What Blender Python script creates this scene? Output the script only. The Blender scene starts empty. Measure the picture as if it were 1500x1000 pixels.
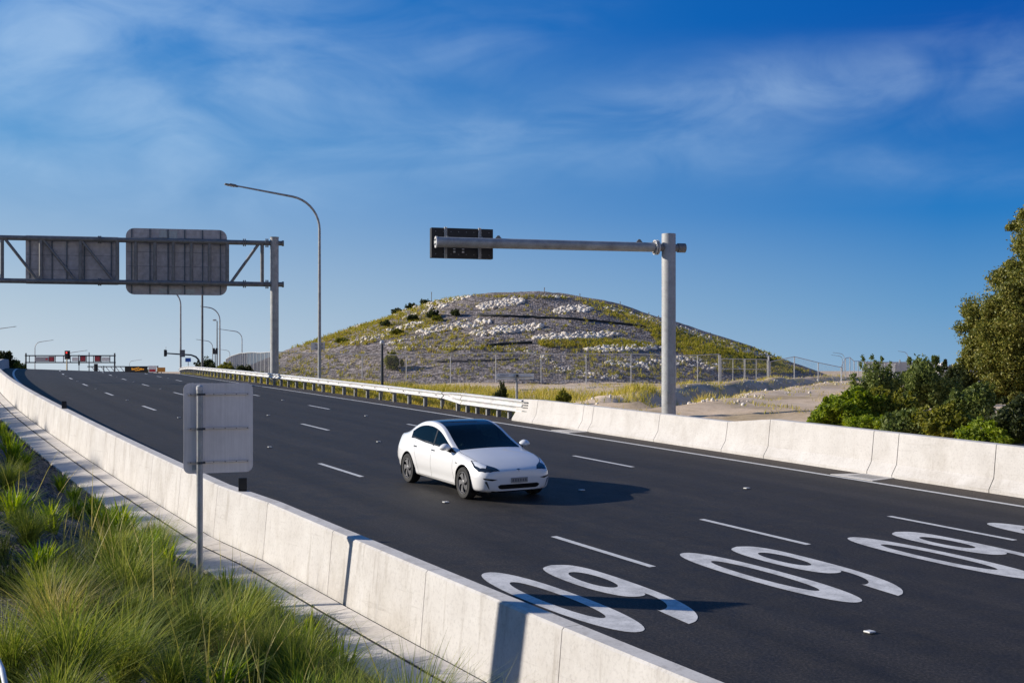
import bpy, bmesh, math, random
import numpy as np
from mathutils import Vector, Matrix, geometry
from mathutils.bvhtree import BVHTree
random.seed(7); RNG = np.random.default_rng(11)
SC = bpy.context.scene; COL = SC.collection
R = math.radians
# ------------------------------------------------------------------ camera calibration and road alignment
FPX, V0 = 1870.83, 543.0            # focal length and horizon in pixels of the 1500 px wide photograph
X0, Y0, Z0, TH0, K0 = -17.5908417, 66.980132, -1.16740884, 1.997924, -0.00165266962
PARAMS = dict(k1=4.20313e-6, k2=-1.65712e-7, g1=0.02831553, g2=-1.55653e-4, g3=5.00757e-7, c0=-0.00443050, c1=-5.84355e-4)
def _build_curve():
    ds = 0.25
    ss = np.arange(-120, 420 + ds, ds)
    i0 = int(np.argmin(abs(ss)))
    sc_ = np.clip(ss, -120, 110)
    th = TH0 + K0 * sc_ + PARAMS['k1'] * sc_**2 / 2 + PARAMS['k2'] * sc_**3 / 3
    dx, dy = np.cos(th), np.sin(th)
    x = np.concatenate([[0], np.cumsum((dx[1:] + dx[:-1]) / 2 * ds)])
    y = np.concatenate([[0], np.cumsum((dy[1:] + dy[:-1]) / 2 * ds)])
    x += X0 - x[i0]; y += Y0 - y[i0]
    s2 = np.clip(ss, -90, 60)
    z = Z0 + PARAMS['g1'] * s2 + PARAMS['g2'] * s2**2 + PARAMS['g3'] * s2**3
    z += np.where(ss < -90, (ss + 90) * 0.055, 0)
    sl = PARAMS['g1'] + 2 * PARAMS['g2'] * 48 + 3 * PARAMS['g3'] * 48**2
    z48 = Z0 + PARAMS['g1'] * 48 + PARAMS['g2'] * 48**2 + PARAMS['g3'] * 48**3
    t = ss - 48
    zc = z48 + sl * t - 0.0009 * np.clip(t, 0, 42)**2 - np.where(t > 42, (t - 42) * 0.0756, 0)
    zc = np.maximum(zc, -4.5 - 0 * t)
    z = np.where(t > 0, zc, z)
    return ss, x, y, z, th
SS, CX, CY, CZ, CT = _build_curve()
def cross(s): return PARAMS['c0'] + PARAMS['c1'] * np.clip(s, -75, 50)
def PT(s, w, h=0.0):
    """world point at distance s along the carriageway, w to the right of the centre lane line, h above the road"""
    x = np.interp(s, SS, CX); y = np.interp(s, SS, CY); z = np.interp(s, SS, CZ); t = np.interp(s, SS, CT)
    return np.array([x + np.sin(t) * w, y - np.cos(t) * w, z + cross(s) * w + h])
def V(s, w, h=0.0): return Vector(PT(s, w, h))
def ndir(s):
    t = float(np.interp(s, SS, CT)); return Vector((math.sin(t), -math.cos(t), 0))   # towards increasing w
def tdir(s):
    t = float(np.interp(s, SS, CT)); return Vector((math.cos(t), math.sin(t), 0))    # away from the camera
def at(u, v, Y): return Vector(((u - 750) / FPX * Y, Y, (V0 - v) / FPX * Y))
def nearest(x, y):
    """(s,w) of many ground points"""
    x = np.asarray(x, float).ravel(); y = np.asarray(y, float).ravel()
    sub = slice(0, len(SS), 8)
    cx, cy, ss = CX[sub], CY[sub], SS[sub]
    out = np.empty(len(x), int)
    for a in range(0, len(x), 4000):
        d = (x[a:a+4000, None] - cx)**2 + (y[a:a+4000, None] - cy)**2
        out[a:a+4000] = d.argmin(1)
    s = ss[out]; t = np.interp(s, SS, CT)
    dx = x - cx[out]; dy = y - cy[out]
    w = dx * np.sin(t) - dy * np.cos(t)
    s = s + dx * np.cos(t) + dy * np.sin(t)
    return s, w
def sstep(a, b, x):
    t = np.clip((np.asarray(x, float) - a) / (b - a), 0, 1); return t * t * (3 - 2 * t)
# ------------------------------------------------------------------ object helpers
def tag(o, label=None, cat=None, group=None, kind=None):
    if label: o['label'] = label
    if cat: o['category'] = cat
    if group: o['group'] = group
    if kind: o['kind'] = kind
    return o
def empty(name, loc, rz=0, label=None, cat=None, group=None):
    o = bpy.data.objects.new(name, None); COL.objects.link(o); o.location = loc; o.rotation_euler = (0, 0, rz)
    o.empty_display_size = 0.3
    return tag(o, label, cat, group)
def copy_tree(o, parent=None):
    c = o.copy(); COL.objects.link(c); c.parent = parent
    for ch in o.children:
        copy_tree(ch, c)
    return c
class MB:
    def __init__(s): s.v = []; s.f = []; s.m = []; s.n = 0
    def add(s, vs, fs, mi=0):
        b = s.n
        s.v.extend([tuple(map(float, p)) for p in vs]); s.n += len(vs)
        s.f.extend([tuple(b + i for i in f) for f in fs]); s.m.extend([mi] * len(fs))
        return s
    def box(s, c, d, M=None, mi=0, bev=0.0):
        """box centre c, full size d; M rotates about the centre"""
        hx, hy, hz = d[0] / 2, d[1] / 2, d[2] / 2
        c = Vector(c)
        if bev <= 0:
            vs = [Vector((x, y, z)) for x in (-hx, hx) for y in (-hy, hy) for z in (-hz, hz)]
            fs = [(0, 1, 3, 2), (4, 6, 7, 5), (0, 4, 5, 1), (2, 3, 7, 6), (0, 2, 6, 4), (1, 5, 7, 3)]
        else:
            bm = bmesh.new(); bmesh.ops.create_cube(bm, size=1.0)
            for q in bm.verts: q.co = Vector((q.co.x * d[0], q.co.y * d[1], q.co.z * d[2]))
            bmesh.ops.bevel(bm, geom=bm.edges[:], offset=bev, segments=2, affect='EDGES', profile=0.5)
            bm.verts.index_update()
            vs = [q.co.copy() for q in bm.verts]; fs = [tuple(q.index for q in f.verts) for f in bm.faces]; bm.free()
        if M is not None: vs = [M @ q for q in vs]
        return s.add([q + c for q in vs], fs, mi)
    def tube(s, pts, r, n=12, mi=0, cap=True):
        """round tube along pts; r one radius or one per point"""
        pts = [Vector(p) for p in pts]; k = len(pts)
        rs = [r] * k if isinstance(r, (int, float)) else list(r)
        vs = []; prev = None
        for i, p in enumerate(pts):
            d = (pts[min(i + 1, k - 1)] - pts[max(i - 1, 0)]).normalized()
            if prev is None:
                a = Vector((0, 0, 1)) if abs(d.z) < 0.9 else Vector((1, 0, 0))
                e1 = d.cross(a).normalized()
            else:
                e1 = (prev - d * prev.dot(d)).normalized()
            prev = e1; e2 = d.cross(e1)
            for j in range(n):
                t = 2 * math.pi * j / n
                vs.append(p + (e1 * math.cos(t) + e2 * math.sin(t)) * rs[i])
        fs = [(i * n + j, i * n + (j + 1) % n, (i + 1) * n + (j + 1) % n, (i + 1) * n + j) for i in range(k - 1) for j in range(n)]
        if cap: fs += [tuple(reversed(range(n))), tuple(range((k - 1) * n, k * n))]
        return s.add(vs, fs, mi)
    def lathe(s, prof, n=32, M=None, mi=0):
        """profile of (r, h) turned about local z"""
        vs = []; k = len(prof)
        for r_, h in prof:
            for j in range(n):
                t = 2 * math.pi * j / n; vs.append(Vector((r_ * math.cos(t), r_ * math.sin(t), h)))
        fs = [(i * n + j, i * n + (j + 1) % n, (i + 1) * n + (j + 1) % n, (i + 1) * n + j) for i in range(k - 1) for j in range(n)]
        if M is not None: vs = [M @ q for q in vs]
        return s.add(vs, fs, mi)
    def prism(s, poly, ax, ay, az, o, t, mi=0):
        """2-D polygon in plane (ax, ay) at o, extruded along az by t"""
        o = Vector(o); ax, ay, az = Vector(ax), Vector(ay), Vector(az); n = len(poly)
        vs = [o + ax * a + ay * b for a, b in poly] + [o + ax * a + ay * b + az * t for a, b in poly]
        fs = [tuple(reversed(range(n))), tuple(range(n, 2 * n))] + [(i, (i + 1) % n, n + (i + 1) % n, n + i) for i in range(n)]
        return s.add(vs, fs, mi)
    def build(s, name, mats, parent=None, smooth=False, loc=None, autosm=None):
        me = bpy.data.meshes.new(name); me.from_pydata(s.v, [], s.f)
        if not isinstance(mats, (list, tuple)): mats = [mats]
        for m in mats: me.materials.append(m)
        if len(mats) > 1: me.polygons.foreach_set('material_index', s.m)
        bm = bmesh.new(); bm.from_mesh(me); bmesh.ops.recalc_face_normals(bm, faces=bm.faces[:]); bm.to_mesh(me); bm.free()
        if smooth or autosm:
            me.polygons.foreach_set('use_smooth', [True] * len(me.polygons))
            if autosm: me.set_sharp_from_angle(angle=R(autosm))
        me.update()
        o = bpy.data.objects.new(name, me); COL.objects.link(o)
        if parent is not None:
            o.parent = parent
        if loc is not None: o.location = loc
        return o
def np_mesh(name, verts, faces, mats, mi=None, parent=None, smooth=False, uv=None):
    """fast mesh from numpy arrays (faces: K x 3 or K x 4)"""
    me = bpy.data.meshes.new(name); k = faces.shape[1]
    me.vertices.add(len(verts)); me.vertices.foreach_set('co', np.asarray(verts, np.float32).ravel())
    me.loops.add(faces.size); me.loops.foreach_set('vertex_index', np.asarray(faces, np.int32).ravel())
    me.polygons.add(len(faces)); me.polygons.foreach_set('loop_start', np.arange(0, faces.size, k, dtype=np.int32))
    if not isinstance(mats, (list, tuple)): mats = [mats]
    for m in mats: me.materials.append(m)
    if mi is not None: me.polygons.foreach_set('material_index', np.asarray(mi, np.int32))
    if smooth: me.polygons.foreach_set('use_smooth', np.ones(len(faces), bool))
    if uv is not None:
        l = me.uv_layers.new(name='UVMap'); l.data.foreach_set('uv', np.asarray(uv, np.float32)[np.asarray(faces).ravel()].ravel())
    me.update(calc_edges=True); me.validate()
    o = bpy.data.objects.new(name, me); COL.objects.link(o)
    if parent is not None: o.parent = parent
    return o
def grid_faces(nx, ny):
    i = np.arange(nx - 1)[:, None] * ny + np.arange(ny - 1)[None]
    i = i.ravel(); return np.stack([i, i + ny, i + ny + 1, i + 1], 1)
# ------------------------------------------------------------------ materials
def lin(h):
    h = h.lstrip('#'); c = [int(h[i:i+2], 16) / 255 for i in (0, 2, 4)]
    return tuple(x / 12.92 if x <= 0.04045 else ((x + 0.055) / 1.055)**2.4 for x in c)
class NT:
    def __init__(s, m): s.t = m.node_tree; s.n = s.t.nodes; s.l = s.t.links
    def new(s, k, **kw):
        n = s.n.new(k)
        for a, b in kw.items():
            if a.startswith('i_'): n.inputs[int(a[2:]) if a[2:].isdigit() else a[2:].replace('_', ' ')].default_value = b
            else: setattr(n, a, b)
        return n
    def link(s, a, b): s.l.new(a, b)
    def noise(s, vec, scale, detail=4, rough=0.55, dist=0):
        n = s.new('ShaderNodeTexNoise', i_Scale=scale, i_Detail=detail, i_Roughness=rough, i_Distortion=dist)
        s.link(vec, n.inputs['Vector']); return n.outputs['Fac']
    def ramp(s, f, stops):
        n = s.new('ShaderNodeValToRGB'); e = n.color_ramp.elements
        while len(e) < len(stops): e.new(0.5)
        for q, (p, c) in zip(e, stops):
            q.position = p; q.color = (*c, 1) if hasattr(c, '__len__') else (c, c, c, 1)
        s.link(f, n.inputs['Fac']); return n.outputs['Color']
    def mix(s, f, a, b, mode='MIX'):
        n = s.new('ShaderNodeMix', data_type='RGBA', blend_type=mode)
        for x, i in ((f, 0), (a, 6), (b, 7)):
            if hasattr(x, 'is_linked'): s.link(x, n.inputs[i])
            else: n.inputs[i].default_value = x if i == 0 else ((*x, 1) if len(x) == 3 else x)
        return n.outputs[2]
    def math(s, op, a, b=0.0, clamp=False):
        n = s.new('ShaderNodeMath', operation=op, use_clamp=clamp)
        for x, i in ((a, 0), (b, 1)):
            if hasattr(x, 'is_linked'): s.link(x, n.inputs[i])
            else: n.inputs[i].default_value = x
        return n.outputs[0]
    def bump(s, h, strength=0.3, dist=0.02):
        n = s.new('ShaderNodeBump', i_Strength=strength, i_Distance=dist); s.link(h, n.inputs['Height']); return n.outputs['Normal']
    def coord(s, which='Object', scale=None):
        c = s.new('ShaderNodeTexCoord').outputs[which]
        if scale is not None:
            m = s.new('ShaderNodeMapping'); m.inputs['Scale'].default_value = scale; s.link(c, m.inputs['Vector']); c = m.outputs[0]
        return c
def newmat(name):
    m = bpy.data.materials.new(name); m.use_nodes = True
    nt = NT(m); b = nt.n['Principled BSDF']; return m, nt, b
def simple(name, col, rough=0.6, metal=0.0, var=0.15, scale=6.0, bump=0.0, spec=0.5, dist=0.01):
    """one colour with soft mottling, optional fine bump"""
    m, nt, b = newmat(name); c = nt.coord('Object')
    f = nt.noise(c, scale, 5, 0.6)
    a = tuple(x * (1 - var) for x in col); d = tuple(min(1, x * (1 + var)) for x in col)
    nt.link(nt.ramp(f, [(0.3, a), (0.7, d)]), b.inputs['Base Color'])
    b.inputs['Roughness'].default_value = rough; b.inputs['Metallic'].default_value = metal
    b.inputs['Specular IOR Level'].default_value = spec
    if bump: nt.link(nt.bump(nt.noise(c, scale * 12, 4), bump, dist), b.inputs['Normal'])
    return m
M = {}
def mats():
    # asphalt: UV = (s, w) in metres
    m, nt, b = newmat('asphalt'); uv = nt.coord('UV')
    fine = nt.noise(uv, 24, 4, 0.85); med = nt.noise(uv, 2.2, 5, 0.6)
    st = nt.new('ShaderNodeMapping'); st.inputs['Scale'].default_value = (0.03, 1.6, 1); nt.link(uv, st.inputs['Vector'])
    streak = nt.noise(st.outputs[0], 1.0, 4, 0.6)
    base = nt.ramp(streak, [(0.3, (0.019, 0.0185, 0.019)), (0.7, (0.034, 0.031, 0.029))])
    c = nt.mix(0.6, base, nt.ramp(med, [(0.3, (0.55,)*3), (0.75, (1.3, 1.25, 1.2))]), 'MULTIPLY')
    c = nt.mix(0.8, c, nt.ramp(fine, [(0.36, (0.25,)*3), (0.5, (0.9,)*3), (0.64, (3.2, 3.0, 2.8))]), 'MULTIPLY')
    wt = nt.new('ShaderNodeSeparateXYZ'); nt.link(uv, wt.inputs[0])
    tk = nt.math('SINE', nt.math('MULTIPLY', nt.math('ADD', wt.outputs[1], 0.875), 2 * math.pi / 1.75))
    tk = nt.math('ADD', nt.math('MULTIPLY', tk, 0.10), nt.math('ADD', 0.95, nt.math('MULTIPLY', nt.math('SUBTRACT', nt.noise(uv, 0.35, 4, 0.6), 0.5), 0.5)))
    tc = nt.new('ShaderNodeCombineColor'); [nt.link(tk, tc.inputs[i]) for i in range(3)]
    c = nt.mix(1.0, c, tc.outputs[0], 'MULTIPLY')
    # shoulders a little browner and paler
    sx = nt.new('ShaderNodeSeparateXYZ'); nt.link(uv, sx.inputs[0])
    sh = nt.math('GREATER_THAN', sx.outputs[1], 6.9)
    c = nt.mix(nt.math('MULTIPLY', sh, 0.75), c, nt.mix(1.0, c, (2.1, 1.85, 1.65), 'MULTIPLY'))
    nt.link(c, b.inputs['Base Color'])
    nt.link(nt.ramp(med, [(0.2, 0.62), (0.8, 0.8)]), b.inputs['Roughness'])
    b.inputs['Specular IOR Level'].default_value = 0.32
    nt.link(nt.bump(nt.noise(uv, 70, 3, 0.8), 0.35, 0.01), b.inputs['Normal']); M['asphalt'] = m
    # road paint
    m, nt, b = newmat('road_paint'); c = nt.coord('Object')
    f = nt.noise(c, 9, 6, 0.65); g = nt.noise(c, 90, 2, 0.6)
    col = nt.ramp(f, [(0.25, (0.47, 0.47, 0.46)), (0.6, (0.68, 0.68, 0.66))])
    col = nt.mix(0.5, col, nt.ramp(g, [(0.3, (0.6,)*3), (0.5, (1.0,)*3)]), 'MULTIPLY')
    nt.link(col, b.inputs['Base Color']); b.inputs['Roughness'].default_value = 0.6; M['paint'] = m
    m, nt, b = newmat('numeral_paint'); c = nt.coord('Object')
    f = nt.noise(c, 3, 7, 0.65); g = nt.noise(c, 26, 4, 0.8)
    col = nt.ramp(f, [(0.3, (0.42, 0.42, 0.415)), (0.58, (0.69, 0.685, 0.67))])
    col = nt.mix(0.6, col, nt.ramp(g, [(0.34, (0.45,)*3), (0.48, (1.0,)*3)]), 'MULTIPLY')
    nt.link(col, b.inputs['Base Color']); b.inputs['Roughness'].default_value = 0.7; M['numeral'] = m
    # concrete
    def concrete(name, a, d, streak=0.55, sc=1.0, stain=(0.50, 0.46, 0.41)):
        m, nt, b = newmat(name); c = nt.coord('Object')
        f = nt.noise(c, 1.4 * sc, 6, 0.65); g = nt.noise(c, 22 * sc, 4, 0.7)
        mp = nt.new('ShaderNodeMapping'); mp.inputs['Scale'].default_value = (2.6, 2.6, 0.22); nt.link(c, mp.inputs['Vector'])
        v_ = nt.noise(mp.outputs[0], 1.6, 5, 0.7)
        col = nt.ramp(f, [(0.3, a), (0.7, d)])
        col = nt.mix(streak, col, nt.ramp(v_, [(0.30, stain), (0.46, (1.0,)*3)]), 'MULTIPLY')
        col = nt.mix(0.6, col, nt.ramp(g, [(0.3, (0.7,)*3), (0.5, (1.0,)*3)]), 'MULTIPLY')
        bl_ = nt.noise(c, 0.55, 6, 0.7); col = nt.mix(0.55, col, nt.ramp(bl_, [(0.33, (0.72, 0.69, 0.64)), (0.5, (1.0,)*3)]), 'MULTIPLY')
        sp_ = nt.new('ShaderNodeMapping'); sp_.inputs['Scale'].default_value = (0.45, 0.45, 9.0); nt.link(c, sp_.inputs['Vector'])
        sf = nt.noise(sp_.outputs[0], 1.0, 6, 0.72); col = nt.mix(0.5, col, nt.ramp(sf, [(0.28, (0.55, 0.53, 0.50)), (0.40, (1.0,)*3)]), 'MULTIPLY')
        pin = nt.new('ShaderNodeTexVoronoi', i_Scale=26.0); nt.link(c, pin.inputs['Vector'])
        pm = nt.ramp(pin.outputs['Distance'], [(0.05, (0.55,)*3), (0.11, (1.0,)*3)])
        col = nt.mix(0.35, col, pm, 'MULTIPLY')
        nt.link(col, b.inputs['Base Color']); b.inputs['Roughness'].default_value = 0.85
        b.inputs['Specular IOR Level'].default_value = 0.25
        nt.link(nt.bump(nt.noise(c, 40, 5, 0.7), 0.25, 0.006), b.inputs['Normal']); return m
    M['concrete'] = concrete('barrier_concrete', (0.54, 0.515, 0.485), (0.66, 0.64, 0.61))
    M['concrete_far'] = concrete('barrier_concrete_weathered', (0.54, 0.515, 0.485), (0.64, 0.615, 0.585), 0.22)
    M['path'] = concrete('path_concrete', (0.62, 0.575, 0.515), (0.74, 0.69, 0.63), 0.1, 0.8, (0.75, 0.72, 0.68))
    M['gap'] = simple('joint_gap', (0.03, 0.03, 0.028), 0.9)
    # galvanised steel
    def galv(name, lo, hi, rough=0.5, metal=0.75, sc=14):
        m, nt, b = newmat(name); c = nt.coord('Object')
        v_ = nt.new('ShaderNodeTexVoronoi', i_Scale=sc); nt.link(c, v_.inputs['Vector'])
        f = nt.noise(c, 3, 5, 0.6)
        col = nt.mix(0.5, nt.ramp(f, [(0.3, lo), (0.7, hi)]), nt.mix(0.45, (0.75,)*3, v_.outputs['Color'], 'MIX'), 'MULTIPLY')
        hs = nt.new('ShaderNodeHueSaturation', i_Saturation=0.25); nt.link(col, hs.inputs['Color'])
        nt.link(hs.outputs[0], b.inputs['Base Color']); b.inputs['Roughness'].default_value = rough; b.inputs['Metallic'].default_value = metal
        return m
    M['galv'] = galv('galvanised_steel', (0.46, 0.48, 0.48), (0.66, 0.67, 0.67), 0.55, 0.08)
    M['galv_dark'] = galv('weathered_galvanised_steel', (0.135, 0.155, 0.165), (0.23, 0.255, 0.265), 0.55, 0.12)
    M['galv_pole'] = galv('galvanised_pole', (0.27, 0.30, 0.31), (0.46, 0.49, 0.50), 0.5, 0.1, 30)
    M['galv_mast'] = galv('mast_steel', (0.30, 0.345, 0.355), (0.44, 0.485, 0.49), 0.6, 0.0, 24)
    M['rail'] = galv('guardrail_steel', (0.62, 0.62, 0.60), (0.78, 0.78, 0.76), 0.5, 0.25, 8)
    # bare aluminium sign back: vertical brushed streaks
    m, nt, b = newmat('aluminium_sign_back'); c = nt.coord('Object', (14, 14, 0.6))
    f = nt.noise(c, 2.0, 6, 0.7); c2 = nt.coord('Object'); g = nt.noise(c2, 2.2, 5, 0.6)
    col = nt.mix(0.6, nt.ramp(f, [(0.3, (0.70, 0.665, 0.645)), (0.7, (0.86, 0.82, 0.80))]), nt.ramp(g, [(0.3, (0.72,)*3), (0.7, (1.0,)*3)]), 'MULTIPLY')
    nt.link(col, b.inputs['Base Color']); b.inputs['Roughness'].default_value = 0.55; b.inputs['Metallic'].default_value = 0.1; M['alu'] = m
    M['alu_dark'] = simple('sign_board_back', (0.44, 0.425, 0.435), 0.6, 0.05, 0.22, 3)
    M['alu_patch'] = simple('sign_board_pale_patch', (0.42, 0.46, 0.46), 0.6, 0.2)
    M['rib'] = simple('sign_board_rib', (0.10, 0.13, 0.16), 0.55, 0.4)
    M['white_sheet'] = simple('white_sign_face', (0.78, 0.78, 0.76), 0.5)
    M['black'] = simple('black_plastic', (0.012, 0.012, 0.014), 0.5, 0, 0.2)
    M['blackmetal'] = simple('black_cabinet', (0.011, 0.011, 0.014), 0.55, 0.0, 0.3, 5)
    M['dark'] = simple('dark_steel', (0.035, 0.045, 0.06), 0.5, 0.3)
    M['yellowpole'] = simple('cream_pole_paint', (0.62, 0.52, 0.30), 0.6)
    M['red'] = simple('red_sign', (0.5, 0.03, 0.04), 0.5)
    M['blue'] = simple('blue_sign', (0.02, 0.12, 0.5), 0.5)
    M['orange'] = simple('orange_sign', (0.55, 0.24, 0.03), 0.5)
    M['maroon'] = simple('dark_red_panel', (0.09, 0.02, 0.035), 0.5)
    def emit(name, col, st):
        m, nt, b = newmat(name); b.inputs['Base Color'].default_value = (*[x * .3 for x in col], 1)
        b.inputs['Emission Color'].default_value = (*col, 1); b.inputs['Emission Strength'].default_value = st; return m
    M['led_orange'] = emit('orange_leds', (1.0, 0.42, 0.03), 0.4)
    M['lamp_red'] = emit('red_signal_lamp', (1.0, 0.05, 0.04), 1.2)
    M['led_red'] = emit('red_leds', (0.5, 0.04, 0.07), 0.25)
    # ground: tan dirt with gravel and dry patches
    m, nt, b = newmat('dry_ground'); c = nt.coord('Object')
    f = nt.noise(c, 0.16, 6, 0.6); g = nt.noise(c, 2.4, 6, 0.7); h = nt.noise(c, 14, 4, 0.75)
    col = nt.ramp(f, [(0.36, (0.44, 0.34, 0.22)), (0.5, (0.64, 0.50, 0.365)), (0.66, (0.70, 0.57, 0.44))])
    col = nt.mix(0.7, col, nt.ramp(g, [(0.3, (0.78, 0.74, 0.66)), (0.6, (1.1,)*3)]), 'MULTIPLY')
    col = nt.mix(0.6, col, nt.ramp(h, [(0.3, (0.72,)*3), (0.6, (1.12,)*3)]), 'MULTIPLY')
    nt.link(col, b.inputs['Base Color']); b.inputs['Roughness'].default_value = 0.95; b.inputs['Specular IOR Level'].default_value = 0.1
    nt.link(nt.bump(nt.noise(c, 5, 8, 0.75), 0.35, 0.08), b.inputs['Normal']); M['ground'] = m
    # hill gravel
    m, nt, b = newmat('hill_gravel'); c = nt.coord('Object')
    f = nt.noise(c, 0.12, 5, 0.6); vo = nt.new('ShaderNodeTexVoronoi', i_Scale=4.5); nt.link(c, vo.inputs['Vector'])
    g = nt.noise(c, 5, 5, 0.8)
    hs = nt.new('ShaderNodeSeparateColor'); nt.link(vo.outputs['Color'], hs.inputs[0])
    col = nt.ramp(hs.outputs[0], [(0.1, (0.10, 0.089, 0.082)), (0.5, (0.215, 0.19, 0.178)), (0.95, (0.44, 0.40, 0.385))])
    col = nt.mix(0.55, col, nt.ramp(f, [(0.3, (0.8, 0.78, 0.8)), (0.7, (1.1, 1.0, 0.9))]), 'MULTIPLY')
    col = nt.mix(0.6, col, nt.ramp(g, [(0.35, (0.5,)*3), (0.55, (1.1,)*3)]), 'MULTIPLY')
    nt.link(col, b.inputs['Base Color']); b.inputs['Roughness'].default_value = 0.95; b.inputs['Specular IOR Level'].default_value = 0.1
    nt.link(nt.bump(vo.outputs['Distance'], 0.8, 0.08), b.inputs['Normal']); M['hill'] = m
    m, nt, b = newmat('rock'); c = nt.coord('Object')
    f = nt.noise(c, 0.9, 5, 0.6); g = nt.noise(c, 9, 4, 0.7)
    col = nt.mix(0.5, nt.ramp(f, [(0.28, (0.48, 0.39, 0.29)), (0.5, (0.76, 0.69, 0.60)), (0.75, (0.88, 0.84, 0.78))]), nt.ramp(g, [(0.3, (0.65,)*3), (0.6, (1.0,)*3)]), 'MULTIPLY')
    nt.link(col, b.inputs['Base Color']); b.inputs['Roughness'].default_value = 0.9; M['rock'] = m
    # bed mulch
    m, nt, b = newmat('dark_gravel_mulch'); c = nt.coord('Object')
    vo = nt.new('ShaderNodeTexVoronoi', i_Scale=26.0); nt.link(c, vo.inputs['Vector'])
    hs = nt.new('ShaderNodeSeparateColor'); nt.link(vo.outputs['Color'], hs.inputs[0])
    col = nt.ramp(hs.outputs[1], [(0.1, (0.035, 0.032, 0.033)), (0.6, (0.085, 0.078, 0.076)), (0.97, (0.20, 0.185, 0.175))])
    nt.link(col, b.inputs['Base Color']); b.inputs['Roughness'].default_value = 0.9
    nt.link(nt.bump(vo.outputs['Distance'], 1.0, 0.05), b.inputs['Normal']); M['mulch'] = m
    M['pebble'] = simple('mulch_stone', (0.10, 0.094, 0.092), 0.85, 0, 0.6, 30)
    # foliage: per-leaf colour from an island-random value
    def leaf(name, cols, trans=0.35, rough=0.55, nscale=0.5):
        m, nt, b = newmat(name)
        gi = nt.new('ShaderNodeNewGeometry'); c = nt.coord('Object')
        f = nt.noise(c, nscale, 3, 0.6)
        mixv = nt.math('ADD', nt.math('MULTIPLY', gi.outputs['Random Per Island'], 0.7), nt.math('MULTIPLY', f, 0.4))
        k = len(cols); col = nt.ramp(mixv, [(0.12 + 0.8 * i / max(1, k - 1), q) for i, q in enumerate(cols)])
        nt.link(col, b.inputs['Base Color']); b.inputs['Roughness'].default_value = rough; b.inputs['Specular IOR Level'].default_value = 0.25
        tr = nt.new('ShaderNodeBsdfTranslucent'); hs = nt.new('ShaderNodeHueSaturation', i_Value=1.5, i_Saturation=1.1); nt.link(col, hs.inputs['Color']); nt.link(hs.outputs[0], tr.inputs['Color'])
        mx = nt.new('ShaderNodeMixShader', i_0=trans); nt.link(b.outputs[0], mx.inputs[1]); nt.link(tr.outputs[0], mx.inputs[2])
        nt.link(mx.outputs[0], nt.n['Material Output'].inputs['Surface']); return m
    M['tussock'] = leaf('tussock_blades', [(0.075, 0.115, 0.02), (0.16, 0.215, 0.034), (0.29, 0.325, 0.055), (0.46, 0.44, 0.12)], 0.35, 0.6, 0.8)
    M['straps'] = leaf('strap_leaves', [(0.055, 0.11, 0.014), (0.14, 0.22, 0.018), (0.28, 0.36, 0.028), (0.44, 0.46, 0.045)], 0.4, 0.45, 0.8)
    M['straw'] = leaf('straw_blades', [(0.14, 0.14, 0.03), (0.30, 0.28, 0.06), (0.46, 0.40, 0.13), (0.58, 0.47, 0.22)], 0.35, 0.6, 0.8)
    M['darkgrass'] = leaf('dark_sedge', [(0.03, 0.045, 0.013), (0.055, 0.08, 0.02), (0.10, 0.125, 0.03), (0.16, 0.15, 0.06)], 0.3, 0.55)
    M['drygrass'] = leaf('dry_grass', [(0.26, 0.25, 0.035), (0.42, 0.38, 0.05), (0.55, 0.45, 0.10), (0.60, 0.48, 0.20)], 0.3, 0.7, 0.25)
    M['hillgrass'] = leaf('hill_grass_blades', [(0.15, 0.17, 0.025), (0.32, 0.31, 0.035), (0.45, 0.39, 0.055), (0.48, 0.35, 0.12)], 0.3, 0.7, 0.08)
    M['bush_dark'] = leaf('dark_bush_leaves', [(0.018, 0.03, 0.010), (0.045, 0.06, 0.018), (0.09, 0.10, 0.026)], 0.25)
    M['bush_lime'] = leaf('bright_bush_leaves', [(0.07, 0.115, 0.012), (0.19, 0.255, 0.02), (0.34, 0.38, 0.035)], 0.35)
    M['bush_blue'] = leaf('wattle_leaves', [(0.045, 0.07, 0.018), (0.125, 0.165, 0.042), (0.25, 0.28, 0.075)], 0.3)
    M['bush_olive'] = leaf('olive_bush_leaves', [(0.06, 0.075, 0.012), (0.17, 0.18, 0.025), (0.34, 0.31, 0.04)], 0.3)
    M['gum'] = leaf('gum_leaves', [(0.042, 0.058, 0.012), (0.108, 0.125, 0.022), (0.215, 0.215, 0.04), (0.32, 0.28, 0.075)], 0.2, 0.5, 0.5)
    M['bark'] = simple('pale_bark', (0.42, 0.33, 0.24), 0.9, 0, 0.35, 5, 0.4)
    M['stem'] = simple('stem_bark', (0.12, 0.085, 0.055), 0.9)
    M['stake'] = simple('timber_stake', (0.16, 0.13, 0.10), 0.9)
    M['sock'] = simple('dark_silt_sock', (0.018, 0.022, 0.024), 0.8, 0, 0.3, 3, 0.4)
    M['hose'] = simple('pale_irrigation_pipe', (0.62, 0.66, 0.70), 0.5)
    # chain wire: open mesh seen from afar, about a sixth wire
    m, nt, b = newmat('chain_wire'); b.inputs['Base Color'].default_value = (0.42, 0.42, 0.42, 1); b.inputs['Roughness'].default_value = 0.6
    c = nt.coord('Object'); wv = nt.noise(c, 1.2, 3); tr = nt.new('ShaderNodeBsdfTransparent'); mx = nt.new('ShaderNodeMixShader')
    nt.link(nt.ramp(wv, [(0.2, 0.80), (0.8, 0.9)]), mx.inputs[0]); nt.link(b.outputs[0], mx.inputs[1]); nt.link(tr.outputs[0], mx.inputs[2])
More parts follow.
